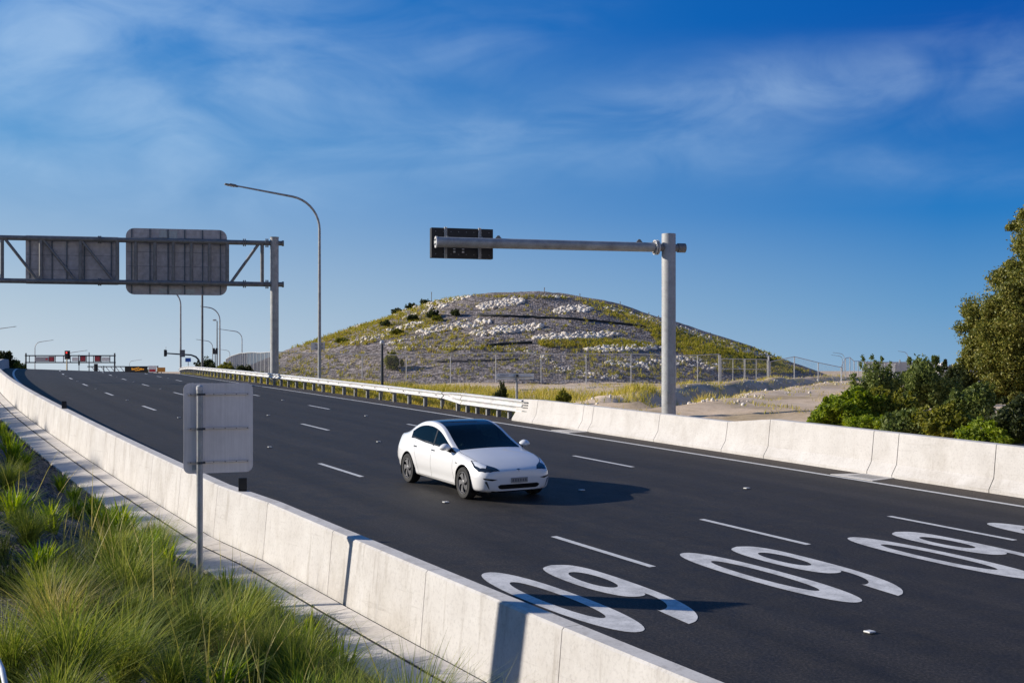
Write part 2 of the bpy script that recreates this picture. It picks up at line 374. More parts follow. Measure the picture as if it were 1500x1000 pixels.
    nt.link(mx.outputs[0], nt.n['Material Output'].inputs['Surface']); M['wire'] = m
    # car
    m, nt, b = newmat('white_car_paint'); b.inputs['Base Color'].default_value = (0.80, 0.80, 0.795, 1); b.inputs['Roughness'].default_value = 0.35
    b.inputs['Coat Weight'].default_value = 1.0; b.inputs['Coat Roughness'].default_value = 0.03
    c = nt.coord('Object'); nt.link(nt.ramp(nt.noise(c, 1.5, 3), [(0.3, (0.79, 0.79, 0.785)), (0.7, (0.81, 0.81, 0.805))]), b.inputs['Base Color']); M['car'] = m
    m, nt, b = newmat('tinted_glass'); b.inputs['Base Color'].default_value = (0.003, 0.008, 0.014, 1); b.inputs['Roughness'].default_value = 0.02
    b.inputs['Specular IOR Level'].default_value = 0.5
    tr = nt.new('ShaderNodeBsdfTransparent', i_Color=(0.25, 0.42, 0.46, 1)); mx = nt.new('ShaderNodeMixShader', i_0=0.5)
    nt.link(b.outputs[0], mx.inputs[1]); nt.link(tr.outputs[0], mx.inputs[2]); nt.link(mx.outputs[0], nt.n['Material Output'].inputs['Surface']); M['glass'] = m
    m, nt, b = newmat('roof_glass'); b.inputs['Base Color'].default_value = (0.008, 0.011, 0.016, 1); b.inputs['Roughness'].default_value = 0.03; b.inputs['Specular IOR Level'].default_value = 0.8; M['roofglass'] = m
    M['tyre'] = simple('tyre_rubber', (0.014, 0.014, 0.014), 0.75, 0, 0.3, 20)
    M['rim'] = simple('grey_wheel', (0.15, 0.15, 0.155), 0.45, 0.4, 0.1)
    M['rimdark'] = simple('dark_wheel_recess', (0.012, 0.012, 0.013), 0.6)
    M['trim'] = simple('black_car_trim', (0.008, 0.008, 0.009), 0.3, spec=0.25)
    M['seam'] = simple('panel_seam', (0.05, 0.05, 0.05), 0.8)
    m, nt, b = newmat('headlight_glass'); b.inputs['Base Color'].default_value = (0.015, 0.018, 0.024, 1); b.inputs['Roughness'].default_value = 0.05; b.inputs['Coat Weight'].default_value = 1.0; M['lamp'] = m
    m, nt, b = newmat('headlight_reflector'); b.inputs['Base Color'].default_value = (0.85, 0.87, 0.9, 1); b.inputs['Roughness'].default_value = 0.2; b.inputs['Metallic'].default_value = 0.3; M['reflector'] = m
    M['plate'] = simple('number_plate', (0.30, 0.30, 0.29), 0.5, 0, 0.1)
    M['platetext'] = simple('number_plate_marks', (0.12, 0.12, 0.13), 0.5)
    M['chrome'] = simple('emblem_metal', (0.35, 0.35, 0.36), 0.25, 0.9)
    M['taillight'] = simple('tail_lamp_red', (0.35, 0.01, 0.015), 0.2)
    M['seat'] = simple('black_upholstery', (0.03, 0.03, 0.033), 0.7)
    M['skin'] = simple('skin', (0.42, 0.24, 0.17), 0.6)
    M['shirt'] = simple('dark_shirt', (0.03, 0.035, 0.05), 0.85)
    M['hair'] = simple('dark_hair', (0.02, 0.015, 0.012), 0.7)
    M['amber'] = simple('white_road_stud', (0.62, 0.62, 0.60), 0.4)
    M['bldg'] = simple('pale_render', (0.62, 0.60, 0.58), 0.8, 0, 0.15, 0.02)
    M['bldg2'] = simple('grey_render', (0.40, 0.40, 0.42), 0.8, 0, 0.15, 0.02)
    M['window'] = simple('building_glass', (0.06, 0.08, 0.11), 0.2)
    M['noisewall'] = simple('pale_panel_wall', (0.55, 0.54, 0.53), 0.8, 0, 0.1, 0.3)
mats()
# ------------------------------------------------------------------ light, sky, camera
SUN_AZ = (-0.985, 0.165); SUN_EL = R(22.5)
def sky_and_camera():
    w = bpy.data.worlds.new('World'); SC.world = w; w.use_nodes = True
    nt = NT(w); bg = nt.n['Background']; bg.inputs['Strength'].default_value = 0.085
    sky = nt.new('ShaderNodeTexSky', sky_type='NISHITA'); sky.sun_disc = False
    sky.sun_elevation = SUN_EL; sky.sun_rotation = math.atan2(SUN_AZ[0], SUN_AZ[1])
    sky.altitude = 0; sky.air_density = 1.0; sky.dust_density = 0.6; sky.ozone_density = 3.0
    # thin cirrus in bands: broad soft sheets (azimuth tangent, elevation) broken up by stretched noise
    d = nt.coord('Generated'); sx = nt.new('ShaderNodeSeparateXYZ'); nt.link(d, sx.inputs[0])
    az = nt.math('DIVIDE', sx.outputs[0], nt.math('MAXIMUM', sx.outputs[1], 0.12)); el = sx.outputs[2]
    cb = nt.new('ShaderNodeCombineXYZ'); nt.link(az, cb.inputs[0]); nt.link(el, cb.inputs[1])
    mp = nt.new('ShaderNodeMapping'); mp.inputs['Rotation'].default_value = (0, 0, R(-14)); mp.inputs['Scale'].default_value = (5.0, 15.0, 1); nt.link(cb.outputs[0], mp.inputs['Vector'])
    m2 = nt.new('ShaderNodeMapping'); m2.inputs['Rotation'].default_value = (0, 0, R(-24)); m2.inputs['Scale'].default_value = (9.0, 22.0, 1); nt.link(cb.outputs[0], m2.inputs['Vector'])
    n1 = nt.noise(mp.outputs[0], 1.0, 4, 0.5, 0.9); n2 = nt.noise(m2.outputs[0], 1.0, 6, 0.58, 0.7)
    def sheet(a0, e0, wa, we, slope, amp):
        u = nt.math('DIVIDE', nt.math('SUBTRACT', az, a0), wa)
        v = nt.math('DIVIDE', nt.math('SUBTRACT', nt.math('SUBTRACT', el, e0), nt.math('MULTIPLY', nt.math('SUBTRACT', az, a0), slope)), we)
        q = nt.math('ADD', nt.math('MULTIPLY', u, u), nt.math('MULTIPLY', v, v))
        return nt.math('MULTIPLY', nt.math('POWER', 2.718, nt.math('MULTIPLY', q, -1.0)), amp)
    env = sheet(-.38, .24, .22, .06, .10, 0.85)
    for args in ((-.20, .20, .12, .035, .25, .46), (-.05, .235, .08, .02, .3, .30), (.05, .185, .28, .030, .13, .34), (.30, .208, .26, .030, .10, .28), (-.32, .15, .20, .035, .0, .22), (.30, .15, .20, .018, -.05, .16)):
        env = nt.math('ADD', env, sheet(*args))
    cl = nt.math('MULTIPLY', env, nt.math('MULTIPLY', nt.ramp(n1, [(0.33, 0.12), (0.66, 1.0)]), nt.ramp(n2, [(0.28, 0.22), (0.68, 1.0)])))
    cl = nt.math('MULTIPLY', nt.math('SUBTRACT', 1.0, nt.math('POWER', 2.718, nt.math('MULTIPLY', cl, -1.7))), 0.72)
    # clear-sky colour of a polarised summer-blue sky: pale low towards the sun, deep blue away from it
    ga = nt.ramp(el, [(0.0, (.60, .68, .75)), (0.05, (.46, .585, .70)), (0.17, (.105, .33, .65)), (0.26, (.012, .215, .61)), (0.45, (.02, .15, .46)), (1.0, (.03, .11, .30))])
    gb = nt.ramp(el, [(0.0, (.23, .41, .61)), (0.05, (.125, .32, .585)), (0.12, (.015, .19, .54)), (0.25, (.0, .09, .415)), (0.45, (.004, .08, .34)), (1.0, (.02, .08, .24))])
    sd = nt.new('ShaderNodeMapRange', i_1=-0.40, i_2=0.32, i_3=0.0, i_4=1.0); nt.link(sx.outputs[0], sd.inputs[0])
    gr = nt.mix(sd.outputs[0], ga, gb); sc_ = nt.new('ShaderNodeVectorMath', operation='SCALE'); sc_.inputs[3].default_value = 1 / 0.085 / 2**0.25; nt.link(gr, sc_.inputs[0])
    # pale glow added low behind the camera, brightens shaded faces turned towards it
    back = nt.new('ShaderNodeMapRange', i_1=0.05, i_2=-0.5, i_3=0.0, i_4=1.0); nt.link(sx.outputs[1], back.inputs[0])
    lowb = nt.new('ShaderNodeMapRange', i_1=0.45, i_2=0.05, i_3=0.0, i_4=1.0); nt.link(el, lowb.inputs[0])
    hz = nt.new('ShaderNodeVectorMath', operation='SCALE'); hz.inputs[0].default_value = (.54, .52, .50); hz.inputs[3].default_value = 1 / 0.085 / 2**0.25
    scb = nt.mix(nt.math('MULTIPLY', back.outputs[0], lowb.outputs[0]), sc_.outputs[0], hz.outputs[0])
    clear = nt.mix(0.985, sky.outputs[0], scb)
    out = nt.mix(cl, clear, (5.2, 7.0, 9.0))
    nt.link(out, bg.inputs['Color'])
    sl = bpy.data.lights.new('sun', 'SUN'); sl.energy = 5.0; sl.angle = R(0.53); sl.color = (1.0, 0.915, 0.80)
    so = bpy.data.objects.new('sun', sl); COL.objects.link(so)
    to = Vector((SUN_AZ[0] * math.cos(SUN_EL), SUN_AZ[1] * math.cos(SUN_EL), math.sin(SUN_EL)))
    so.rotation_euler = to.to_track_quat('Z', 'Y').to_euler(); so.location = to * 60
    cam = bpy.data.cameras.new('camera'); cam.sensor_width = 36; cam.sensor_fit = 'HORIZONTAL'; cam.lens = FPX * 36 / 1500
    cam.shift_y = (V0 - 500) / 1500; cam.clip_start = 0.1; cam.clip_end = 12000
    co = bpy.data.objects.new('camera', cam); COL.objects.link(co); co.rotation_euler = (R(90), 0, 0); SC.camera = co
    vs = SC.view_settings; vs.view_transform = 'Standard'; vs.look = 'None'; vs.exposure = 0.25; vs.gamma = 1; vs.use_curve_mapping = False
    SC.cycles.max_bounces = 6; SC.cycles.transparent_max_bounces = 24
sky_and_camera()
# ------------------------------------------------------------------ terrain
XC, YC = 1.0, 142.0
HR = [0, .12, .28, .45, .61, .74, .86, 1.0, 3]; HH = [1, .985, .88, .69, .50, .345, .18, 0.0, 0.0]
HPEAK, HBASE = 9.75, -1.05
def hill_r(x, y):
    dx = np.asarray(x, float) - XC; dy = np.asarray(y, float) - YC
    a = np.where(dx < 0, 34.0, 34.8); b = np.where(dy < 0, 36.5, 40.0)
    return np.sqrt((dx / a)**2 + (dy / b)**2)
def hill_h(x, y):
    x = np.asarray(x, float); y = np.asarray(y, float)
    h = HBASE + HPEAK * np.interp(hill_r(x, y), HR, HH)
    return h + 0.10 * np.sin(x * 0.9 + 0.4 * y) * np.sin(y * 0.7) + 0.12 * np.sin(x * 0.31 + 1.3) * np.sin(y * 0.43 + 0.5)
DITCH = np.array([(5.2, 48.5), (6.8, 54), (10.5, 66), (17, 84), (26, 110), (34, 118)])
def ground_z(x, y, sw=None):
    x = np.asarray(x, float); y = np.asarray(y, float); shp = x.shape
    s, w = nearest(x, y) if sw is None else sw
    s = s.reshape(shp); w = w.reshape(shp)
    rz = np.interp(s, SS, CZ)
    nat = -1.42 + np.clip(y - 40, 0, 95) * 0.0055
    nat = nat + 0.06 * np.sin(x * 0.55 + y * 0.21) + 0.05 * np.sin(x * 0.23 - y * 0.47)
    # ditch and its spoil bank
    dmin = np.full(shp, 1e9); side = np.zeros(shp)
    for (ax, ay), (bx, by) in zip(DITCH[:-1], DITCH[1:]):
        ex, ey = bx - ax, by - ay; L2 = ex * ex + ey * ey
        t = np.clip(((x - ax) * ex + (y - ay) * ey) / L2, 0, 1)
        d = np.hypot(x - ax - t * ex, y - ay - t * ey); cr = (ex * (y - ay) - ey * (x - ax))
        side = np.where(d < dmin, np.sign(cr), side); dmin = np.minimum(d, dmin)
    sd = dmin * side                                             # positive = left of the line (towards the hill)
    nat = nat - 0.60 * np.exp(-(sd / 0.9)**2) + 0.50 * np.exp(-((sd - 1.9) / 1.0)**2) + 0.16 * np.exp(-((sd + 2.4) / 1.6)**2)
    # right-hand side: meet the road edge, or the top of the fill behind the concrete barrier
    edge = rz + cross(s) * 8.5
    edge = edge + np.where(s < -24.5, 0.62, -0.12)
    edge = np.where(s < -39, edge + 0.15, edge)
    wid = np.where(s < -24.5, 5.0, 9.0) + np.clip(s - 40, 0, 200) * 0.15
    t = sstep(8.3, 8.3 + 1, w) * 0 + sstep(8.4, 8.4 + wid, w)
    zr = edge * (1 - t) + nat * t
    # left-hand side: planted bank rising from the path
    wl = -9.5 - w
    bed = rz + cross(s) * -9.5 - 0.28
    rise = np.interp(wl, [0, .3, 1.2, 3.0, 5, 8, 14, 60], [0, 0.04, .46, 1.25, 1.8, 2.15, 2.25, 2.25])
    fade = 1 - sstep(0, 45, s)
    bed = bed + rise * (0.12 + 0.88 * fade)
    bed = bed + 0.04 * np.sin(x * 3.1 + y * 1.7) * sstep(0.2, 1, wl) + 0.05 * np.sin(x * 1.1 - y * 2.3) * sstep(0.2, 1, wl)
    z = np.where(w > 0, zr, bed)
    return np.where((w > -8.95) & (w < 8.42) & (s > -100), rz - 0.55, z).reshape(shp)
def terrain():
    def lines(segs):
        o = []
        for a, b, st in segs: o += list(np.arange(a, b, st))
        return np.array(o + [segs[-1][1]])
    xs = lines([(-2500, -300, 200), (-300, -80, 20), (-80, -40, 2.0), (-40, -12, 0.8), (-12, 46, 0.45), (46, 90, 3), (90, 300, 20), (300, 2500, 200)])
    ys = lines([(-60, -4, 8), (-4, 34, 1.0), (34, 112, 0.55), (112, 150, 1.2), (150, 300, 6), (300, 1000, 50), (1000, 6000, 500)])
    X, Y = np.meshgrid(xs, ys, indexing='ij'); Z = ground_z(X, Y)
    s, w = nearest(X, Y); s = s.reshape(X.shape); w = w.reshape(X.shape)
    rough = RNG.normal(0, 1, X.shape) * 0.02 * ((w > 9.5) & (Y < 130) & (Y > 30)); Z = Z + rough
    bedm = (w < -9.0) & (s < 30); Z = np.where(bedm, Z - 0.25, Z)     # the bed sheet lies above
    o = np_mesh('ground', np.stack([X, Y, Z], -1).reshape(-1, 3), grid_faces(len(xs), len(ys)), M['ground'], smooth=True)
    tag(o, kind='structure')
    # planted bank
    sv = np.arange(-72, 32, 0.3); wv = -9.42 - np.concatenate([np.arange(0, 5, 0.16), np.arange(5, 14, 0.6)])
    S, W = np.meshgrid(sv, wv, indexing='ij'); P = PT(S, W); Z = ground_z(P[0], P[1], (S, W))
    Z = Z + RNG.normal(0, 0.012, Z.shape)
    Z[:, 0] -= 0.1
    o = np_mesh('garden_bed', np.stack([P[0], P[1], Z], -1).reshape(-1, 3), grid_faces(len(sv), len(wv)), M['mulch'], smooth=True)
    tag(o, kind='structure')
    # hill
    th = np.linspace(0, 2 * np.pi, 220); rr = np.linspace(0.0, 1.06, 70)
    T, Q = np.meshgrid(th, rr, indexing='ij'); dx = np.cos(T); dy = np.sin(T)
    a = np.where(dx < 0, 34.0, 34.8); b = np.where(dy < 0, 36.5, 40.0)
    X = XC + dx * a * Q; Y = YC + dy * b * Q; Z = hill_h(X, Y) + RNG.normal(0, 0.018, X.shape) * (Q > 0.02)
    Z[-1] = Z[0]; Z[:, -1] -= 0.5
    o = np_mesh('hill', np.stack([X, Y, Z], -1).reshape(-1, 3), grid_faces(len(th), len(rr)), M['hill'], smooth=True)
    tag(o, kind='structure')
terrain()
def strip(name, s0, s1, ws, mat, h=0.0, ds=1.0, hs=None, kind='structure'):
    sv = np.arange(s0, s1 + ds / 2, ds); wv = np.array(ws, float)
    S, W = np.meshgrid(sv, wv, indexing='ij')
    H = np.broadcast_to(np.array(hs if hs is not None else [h] * len(wv), float), S.shape)
    P = PT(S, W, H); uv = np.stack([S, W], -1).reshape(-1, 2)
    o = np_mesh(name, np.stack([P[0], P[1], P[2]], -1).reshape(-1, 3), grid_faces(len(sv), len(wv)), mat, smooth=True, uv=uv)
    return tag(o, kind=kind)
strip('road', -110, 330, [-8.33, -7.1, -3.5, 0, 3.5, 6.9, 8.35], M['asphalt'])
# ------------------------------------------------------------------ painted markings
S0D = -50.3108
def dash_quads(mb, w, sa, sb, wd=0.13, h=0.006):
    n = max(1, int((sb - sa) / 1.0))
    for i in range(n):
        a = sa + (sb - sa) * i / n; b = sa + (sb - sa) * (i + 1) / n
        mb.add([V(a, w - wd / 2, h), V(b, w - wd / 2, h), V(b, w + wd / 2, h), V(a, w + wd / 2, h)], [(0, 1, 2, 3)])
mb = MB()
for w, off in ((-3.5, 0.0), (0.0, 0.19), (3.5, -1.33)):
    for n in range(-2, 11): dash_quads(mb, w, S0D + off + 12 * n, S0D + off + 12 * n + 3.0)
tag(mb.build('lane_dashes', M['paint']), kind='structure')
mb = MB(); dash_quads(mb, 6.85, -100, 110, 0.15); dash_quads(mb, -7.05, -100, 110, 0.15)
tag(mb.build('edge_lines', M['paint']), kind='structure')
def numerals():
    def ell(a, b, ct, n=40, p=2.0, flip=False):
        o = []
        for i in range(n):
            t = 2 * math.pi * i / n; c, s_ = math.cos(t), math.sin(t)
            o.append((a * math.copysign(abs(c)**(2 / p), c), ct + b * math.copysign(abs(s_)**(2 / p), s_)))
        return o
    def smooth(pts, n=5):
        """Catmull-Rom through an open run of points"""
        out = []
        for i in range(len(pts) - 1):
            p0 = pts[max(i - 1, 0)]; p1 = pts[i]; p2 = pts[i + 1]; p3 = pts[min(i + 2, len(pts) - 1)]
            for k in range(n):
                t = k / n
                out.append(tuple(0.5 * ((2 * p1[j]) + (-p0[j] + p2[j]) * t + (2 * p0[j] - 5 * p1[j] + 4 * p2[j] - p3[j]) * t * t + (-p0[j] + 3 * p1[j] - 3 * p2[j] + p3[j]) * t**3) for j in (0, 1)))
        return out
    zero = (ell(0.41, 2.0, 2.0, 56, 2.25), ell(0.205, 1.22, 1.98, 40, 2.1))
    run1 = smooth([(0.0, 0.0), (0.25, 0.14), (0.375, 0.5), (0.41, 1.1), (0.405, 1.7), (0.375, 2.3), (0.305, 2.85), (0.18, 3.35), (0.0, 3.72), (-0.2, 3.93), (-0.37, 4.0)])
    run2 = smooth([(-0.37, 4.0), (-0.345, 3.75), (-0.31, 3.42), (-0.275, 3.18)], 2)
    run3 = smooth([(-0.275, 3.18), (-0.255, 3.24), (-0.1, 3.17), (0.04, 2.98), (0.13, 2.7), (0.165, 2.42), (0.16, 2.3)])
    run4 = smooth([(0.16, 2.3), (0.10, 2.40), (-0.03, 2.43), (-0.2, 2.33), (-0.32, 2.03), (-0.39, 1.6), (-0.405, 1.1), (-0.365, 0.55), (-0.24, 0.15), (0.0, 0.0)])
    six = (run1 + run2 + run3 + run4, ell(0.195, 0.6, 1.2, 36, 2.1))
    for lane, sb, w6, w0 in (('a', -49.42, -4.86, -6.03), ('b', -49.66, -1.23, -2.38), ('c', -49.98, 2.27, 1.13), ('d', -50.18, 5.72, 4.57)):
        mb = MB()
        for (outer, hole), wc in ((six, w6), (zero, w0)):
            tri = geometry.tessellate_polygon([[Vector((p[0], p[1], 0)) for p in outer], [Vector((p[0], p[1], 0)) for p in reversed(hole)]])
            pts = list(outer) + list(reversed(hole))
            mb.add([V(sb - t, wc + r_, 0.006) for r_, t in pts], [tuple(q) for q in tri])
        tag(mb.build('speed_numerals', M['numeral']), kind='structure')
numerals()
def studs():
    mb = MB(); mb.box((0, 0, 0.012), (0.10, 0.10, 0.024), bev=0.008)
    me = None; i = 0
    where = {-3.5: 'row of studs nearest the path side', 0.0: 'middle row of studs', 3.5: 'row of studs nearest the guardrail'}
    for w, off in ((-3.5, 0.0), (0.0, 0.19), (3.5, -1.33)):
        for n in range(-2, 7):
            s_ = S0D + off + 12 * n + 7.4
            p = V(s_, w + 0.02, 0.005)
            if n < -1: continue
            if me is None: o = mb.build('road_stud', M['amber'], smooth=False); me = o.data
            else: o = bpy.data.objects.new('road_stud', me); COL.objects.link(o)
            o.location = p; o.rotation_euler = (0, 0, float(np.interp(s_, SS, CT))); o.scale = (1.15, 1.15, 1)
            tag(o, 'small white raised road stud, one of the %s' % where[w], 'road stud', where[w])
studs()
# ------------------------------------------------------------------ path beside the wall
def path():
    WB = -8.60
    mb = MB(); g = MB()
    edges = list(np.arange(-72, 20, 2.75))
    def wbase(s): return np.interp(s, [-46.4, -44, -25, 5], [-8.56, -8.72, -8.535, -8.405])
    def slab(sa, sb, wa, wb, ha, hb, th=0.1):
        n = 3; vs = []
        for i in range(n + 1):
            q = sa + (sb - sa) * i / n; o_ = wbase(q)
            for w_, h_ in ((wa, ha), (wb, hb)): vs += [V(q, o_ - w_, h_), V(q, o_ - w_, h_ - th)]
        fs = []
        for i in range(n):
            b = i * 4
            fs += [(b, b + 4, b + 6, b + 2), (b, b + 1, b + 5, b + 4), (b + 2, b + 6, b + 7, b + 3)]
        fs += [(0, 2, 3, 1), (4 * n, 4 * n + 1, 4 * n + 3, 4 * n + 2)]
        mb.add(vs, fs)
    for i, a in enumerate(edges[:-1]):
        b = edges[i + 1]
        slab(a + 0.010, b - 0.010, 0.045, 0.362, -0.125, -0.160)
        slab(a + 0.010, b - 0.010, 0.418, 0.93, -0.165, -0.235)
    o = mb.build('path', M['path'], autosm=30); tag(o, kind='structure')
    sv = np.arange(-72, 20, .5); vs = []
    for q in sv:
        o_ = wbase(q); vs += [V(q, o_ + 0.05, -0.135), V(q, o_ - 0.39, -0.176), V(q, o_ - 0.95, -0.30)]
    mb = MB(); mb.add(vs, [(3 * i + k, 3 * i + k + 1, 3 * i + k + 4, 3 * i + k + 3) for i in range(len(sv) - 1) for k in (0, 1)])
    tag(mb.build('path_base', M['gap']), kind='structure')
path()
# ------------------------------------------------------------------ concrete barriers
def left_wall():
    root = empty('concrete_barrier', V(-40, -8.5, -0.12), 0, 'low smooth pale concrete wall with a battered face beside the path', 'barrier')
    inv = root.matrix_world.inverted()
    off = root.location
    top = lambda s: np.interp(s, [-46.2, -43.9, -25, 5, 90], [-8.475, -8.635, -8.45, -8.32, -8.32])
    js = [-76, -72.9, -69.8, -67.5, -64.6, -61.6, -58.4, -55.35, -52.2, -49.1, -46.2, -43.86, -41.2, -38.66, -35.77, -33.0, -30.2, -27.2, -24.2, -21.2, -18.2]
    js += list(np.arange(-15.2, 60, 3.0))
    for a, b in zip(js[:-1], js[1:]):
        mb = MB(); g = 0.007; n = 2; vs = []; K = 7
        for i in range(n + 1):
            s_ = a + g + (b - a - 2 * g) * i / n; t = float(top(s_))
            prof = [(t - 0.085, -0.30), (t - 0.085, -0.12), (t - 0.003, 0.795), (t + 0.022, 0.82), (t + 0.228, 0.82), (t + 0.252, 0.795), (t + 0.34, -0.05)]
            vs += [V(s_, w_, h_) - off for w_, h_ in prof]
        fs = [(i * K + k, i * K + k + 1, (i + 1) * K + k + 1, (i + 1) * K + k) for i in range(n) for k in range(K - 1)]
        fs += [tuple(range(K)), tuple(reversed(range(n * K, n * K + K)))]
        mb.add(vs, fs); mb.build('panel', M['concrete'], root, autosm=25)
    core = MB(); vs = []; sv = np.arange(-75.8, 58, 1.0)
    for s_ in sv:
        t = float(top(s_)); vs += [V(s_, w_, h_) - off for w_, h_ in ((t - 0.06, -0.30), (t + 0.02, 0.805), (t + 0.23, 0.805), (t + 0.31, -0.04))]
    core.add(vs, [(i * 4 + k, i * 4 + k + 1, i * 4 + 5 + k, i * 4 + 4 + k) for i in range(len(sv) - 1) for k in range(3)])
    core.build('joint_filler', M['gap'], root)
    for s_, lab in ((-44.75, 'black square delineator on top of the wall beside the sign panel'), (-24.3, 'black square delineator on top of the wall at the far bend')):
        mb = MB(); mb.box((0, 0, 0.12), (0.15, 0.05, 0.24), bev=0.008); mb.box((0, 0.03, 0.02), (0.15, 0.11, 0.03), bev=0.006)
        t = float(top(s_)); o = mb.build('wall_delineator', M['black'])
        o.location = V(s_, t + 0.13, 0.82); o.rotation_euler = (0, 0, R(10)); tag(o, lab, 'delineator')
left_wall()
def right_wall():
    root = empty('concrete_barrier', V(-36, 8.1, 0), 0, 'pale concrete safety barrier with a sloped foot across the road, ending at the guardrail', 'barrier')
    off = root.location
    js = [-76, -72, -68, -64, -60, -56, -51.6, -47.4, -44.45, -43.6, -39.6, -37.68, -34.2, -30.16, -29.5, -26.1, -24.4]
    Hf = lambda s: np.interp(s, [-39.6, -37.68, -26, -24.4], [1.07, 0.865, 0.86, 0.80])
    def prof(s_, sh=0.0):
        H = float(Hf(s_)) - sh
        return [(7.86 + sh, -0.15), (7.86 + sh, 0.075), (8.02 + sh, 0.32), (8.105 + sh, H - 0.02), (8.125 + sh, H), (8.375 - sh, H), (8.395 - sh, H - 0.02), (8.45 - sh, -0.3)]
    for a, b in zip(js[:-1], js[1:]):
        mb = MB(); g = 0.011; n = 3; vs = []; K = 8
        for i in range(n + 1):
            s_ = a + g + (b - a - 2 * g) * i / n; vs += [V(s_, w_, h_) - off for w_, h_ in prof(s_)]
        fs = [(i * K + k, i * K + k + 1, (i + 1) * K + k + 1, (i + 1) * K + k) for i in range(n) for k in range(K - 1)]
        fs += [tuple(range(K)), tuple(reversed(range(n * K, n * K + K)))]
        mb.add(vs, fs); mb.build('panel', M['concrete_far'], root, autosm=25)
    core = MB(); vs = []; sv = np.arange(-75.5, -24.6, 0.5)
    for s_ in sv: vs += [V(s_, w_, h_) - off for w_, h_ in prof(s_, 0.016)]
    core.add(vs, [(i * 8 + k, i * 8 + k + 1, i * 8 + 9 + k, i * 8 + 8 + k) for i in range(len(sv) - 1) for k in range(7)])
    core.build('joint_filler', M['gap'], root)
    for a, b, lab in ((-44.5, -43.55, 'pale concrete drain apron at the foot of the barrier, at the right of the frame'), (-30.2, -29.45, 'pale concrete drain apron at the foot of the barrier, behind the car')):
        mb = MB(); m_ = (a + b) / 2
        pts = [V(a - 0.15, 7.02, 0.012), V(a - 0.02, 7.86, 0.015), V(b + 0.02, 7.86, 0.015), V(b + 0.35, 7.02, 0.012)]
        low = [p - Vector((0, 0, 0.05)) for p in pts]
        mb.add(pts + low, [(0, 1, 2, 3), (0, 4, 5, 1), (1, 5, 6, 2), (2, 6, 7, 3), (3, 7, 4, 0)])
        for i in range(9):
            q = a + 0.05 + (b - a - 0.1) * (i + 0.5) / 9
            mb.add([V(q - 0.010, 7.2, 0.019), V(q + 0.010, 7.2, 0.019), V(q + 0.010, 7.7, 0.02), V(q - 0.010, 7.7, 0.02)], [(0, 1, 2, 3)], 1)
        o = mb.build('drain_apron', [M['concrete_far'], M['gap']]); tag(o, lab, 'drain')
right_wall()
# ------------------------------------------------------------------ guardrail
def guardrail():
    root = empty('guardrail', V(0, 8.2, 0), 0, 'long galvanised steel guardrail on posts along the far road edge', 'guardrail')
    off = root.location
    wb = [(0, -.155), (.02, -.15), (.075, -.115), (.08, -.10), (.075, -.085), (.01, -.02), (0, 0), (.01, .02), (.075, .085), (.08, .10), (.075, .115), (.02, .15), (0, .155)]
    th = [(0, -.255), (.075, -.215), (.08, -.20), (.075, -.185), (0, -.10), (.075, -.015), (.08, 0), (.075, .015), (0, .10), (.075, .185), (.08, .20), (.075, .215), (0, .255)]
    def rail(name, sv, f):
        vs = []; K = 13
        for s_ in sv:
            zc, pr = f(s_); vs += [V(s_, 8.10 - x, zc + y) - off for x, y in pr]
            vs += [V(s_, 8.104 - x + 0.004, zc + y) - off for x, y in pr]
        fs = []
        for i in range(len(sv) - 1):
            for L in (0, K):
                fs += [(i * 2 * K + L + k, i * 2 * K + L + k + 1, (i + 1) * 2 * K + L + k + 1, (i + 1) * 2 * K + L + k) for k in range(K - 1)]
        mb = MB(); mb.add(vs, fs); return mb.build(name, M['rail'], root)
    lerp = lambda t: [((1 - t) * a[0] + t * b[0], (1 - t) * a[1] + t * b[1]) for a, b in zip(th, wb)]
    sp = list(np.arange(-17.2, 74, 4.0))
    for a, b in zip(sp[:-1], sp[1:]):
        rail('rail', np.arange(a + .01, b + 0.1, 0.8), lambda s_: (0.60, wb))
    rail('transition_rail', np.linspace(-19.2, -17.3, 5), lambda s_: (0.60 - 0.05 * np.interp(s_, [-19.2, -17.3], [1, 0]), lerp(float(np.interp(s_, [-19.2, -17.3], [0, 1])))))
    rail('triple_rail', np.linspace(-24.9, -19.25, 8), lambda s_: (0.55, th))
    for s_ in list(np.arange(-24.3, -17.5, 1.0)) + list(np.arange(-16.6, 73, 2.0)):
        mb = MB(); Mz = Matrix.Rotation(float(np.interp(s_, SS, CT)), 3, 'Z')
        h = 0.74
        mb.box(V(s_, 8.31, h / 2 - 0.15) - off, (0.012, 0.15, h + 0.2), Mz); mb.box(V(s_ - .04, 8.385, h / 2 - .15) - off, (0.09, 0.012, h + 0.2), Mz); mb.box(V(s_ - .04, 8.235, h / 2 - .15) - off, (0.09, 0.012, h + 0.2), Mz)
        mb.box(V(s_, 8.165, 0.58) - off, (0.10, 0.11, 0.36), Mz, bev=0.006)
        if s_ > -17: mb.box(V(s_, 8.02, 0.60) - off, (0.05, 0.03, 0.05))
        mb.build('post', M['galv_pole'], root)
    mb = MB()
    for k, z in enumerate((.72, .62, .52, .38)): mb.tube([V(-24.95, 8.03, z) - off, V(-25.35, 8.05, z) - off], 0.022, 8)
    mb.build('end_anchor_bolts', M['galv_dark'], root)
guardrail()
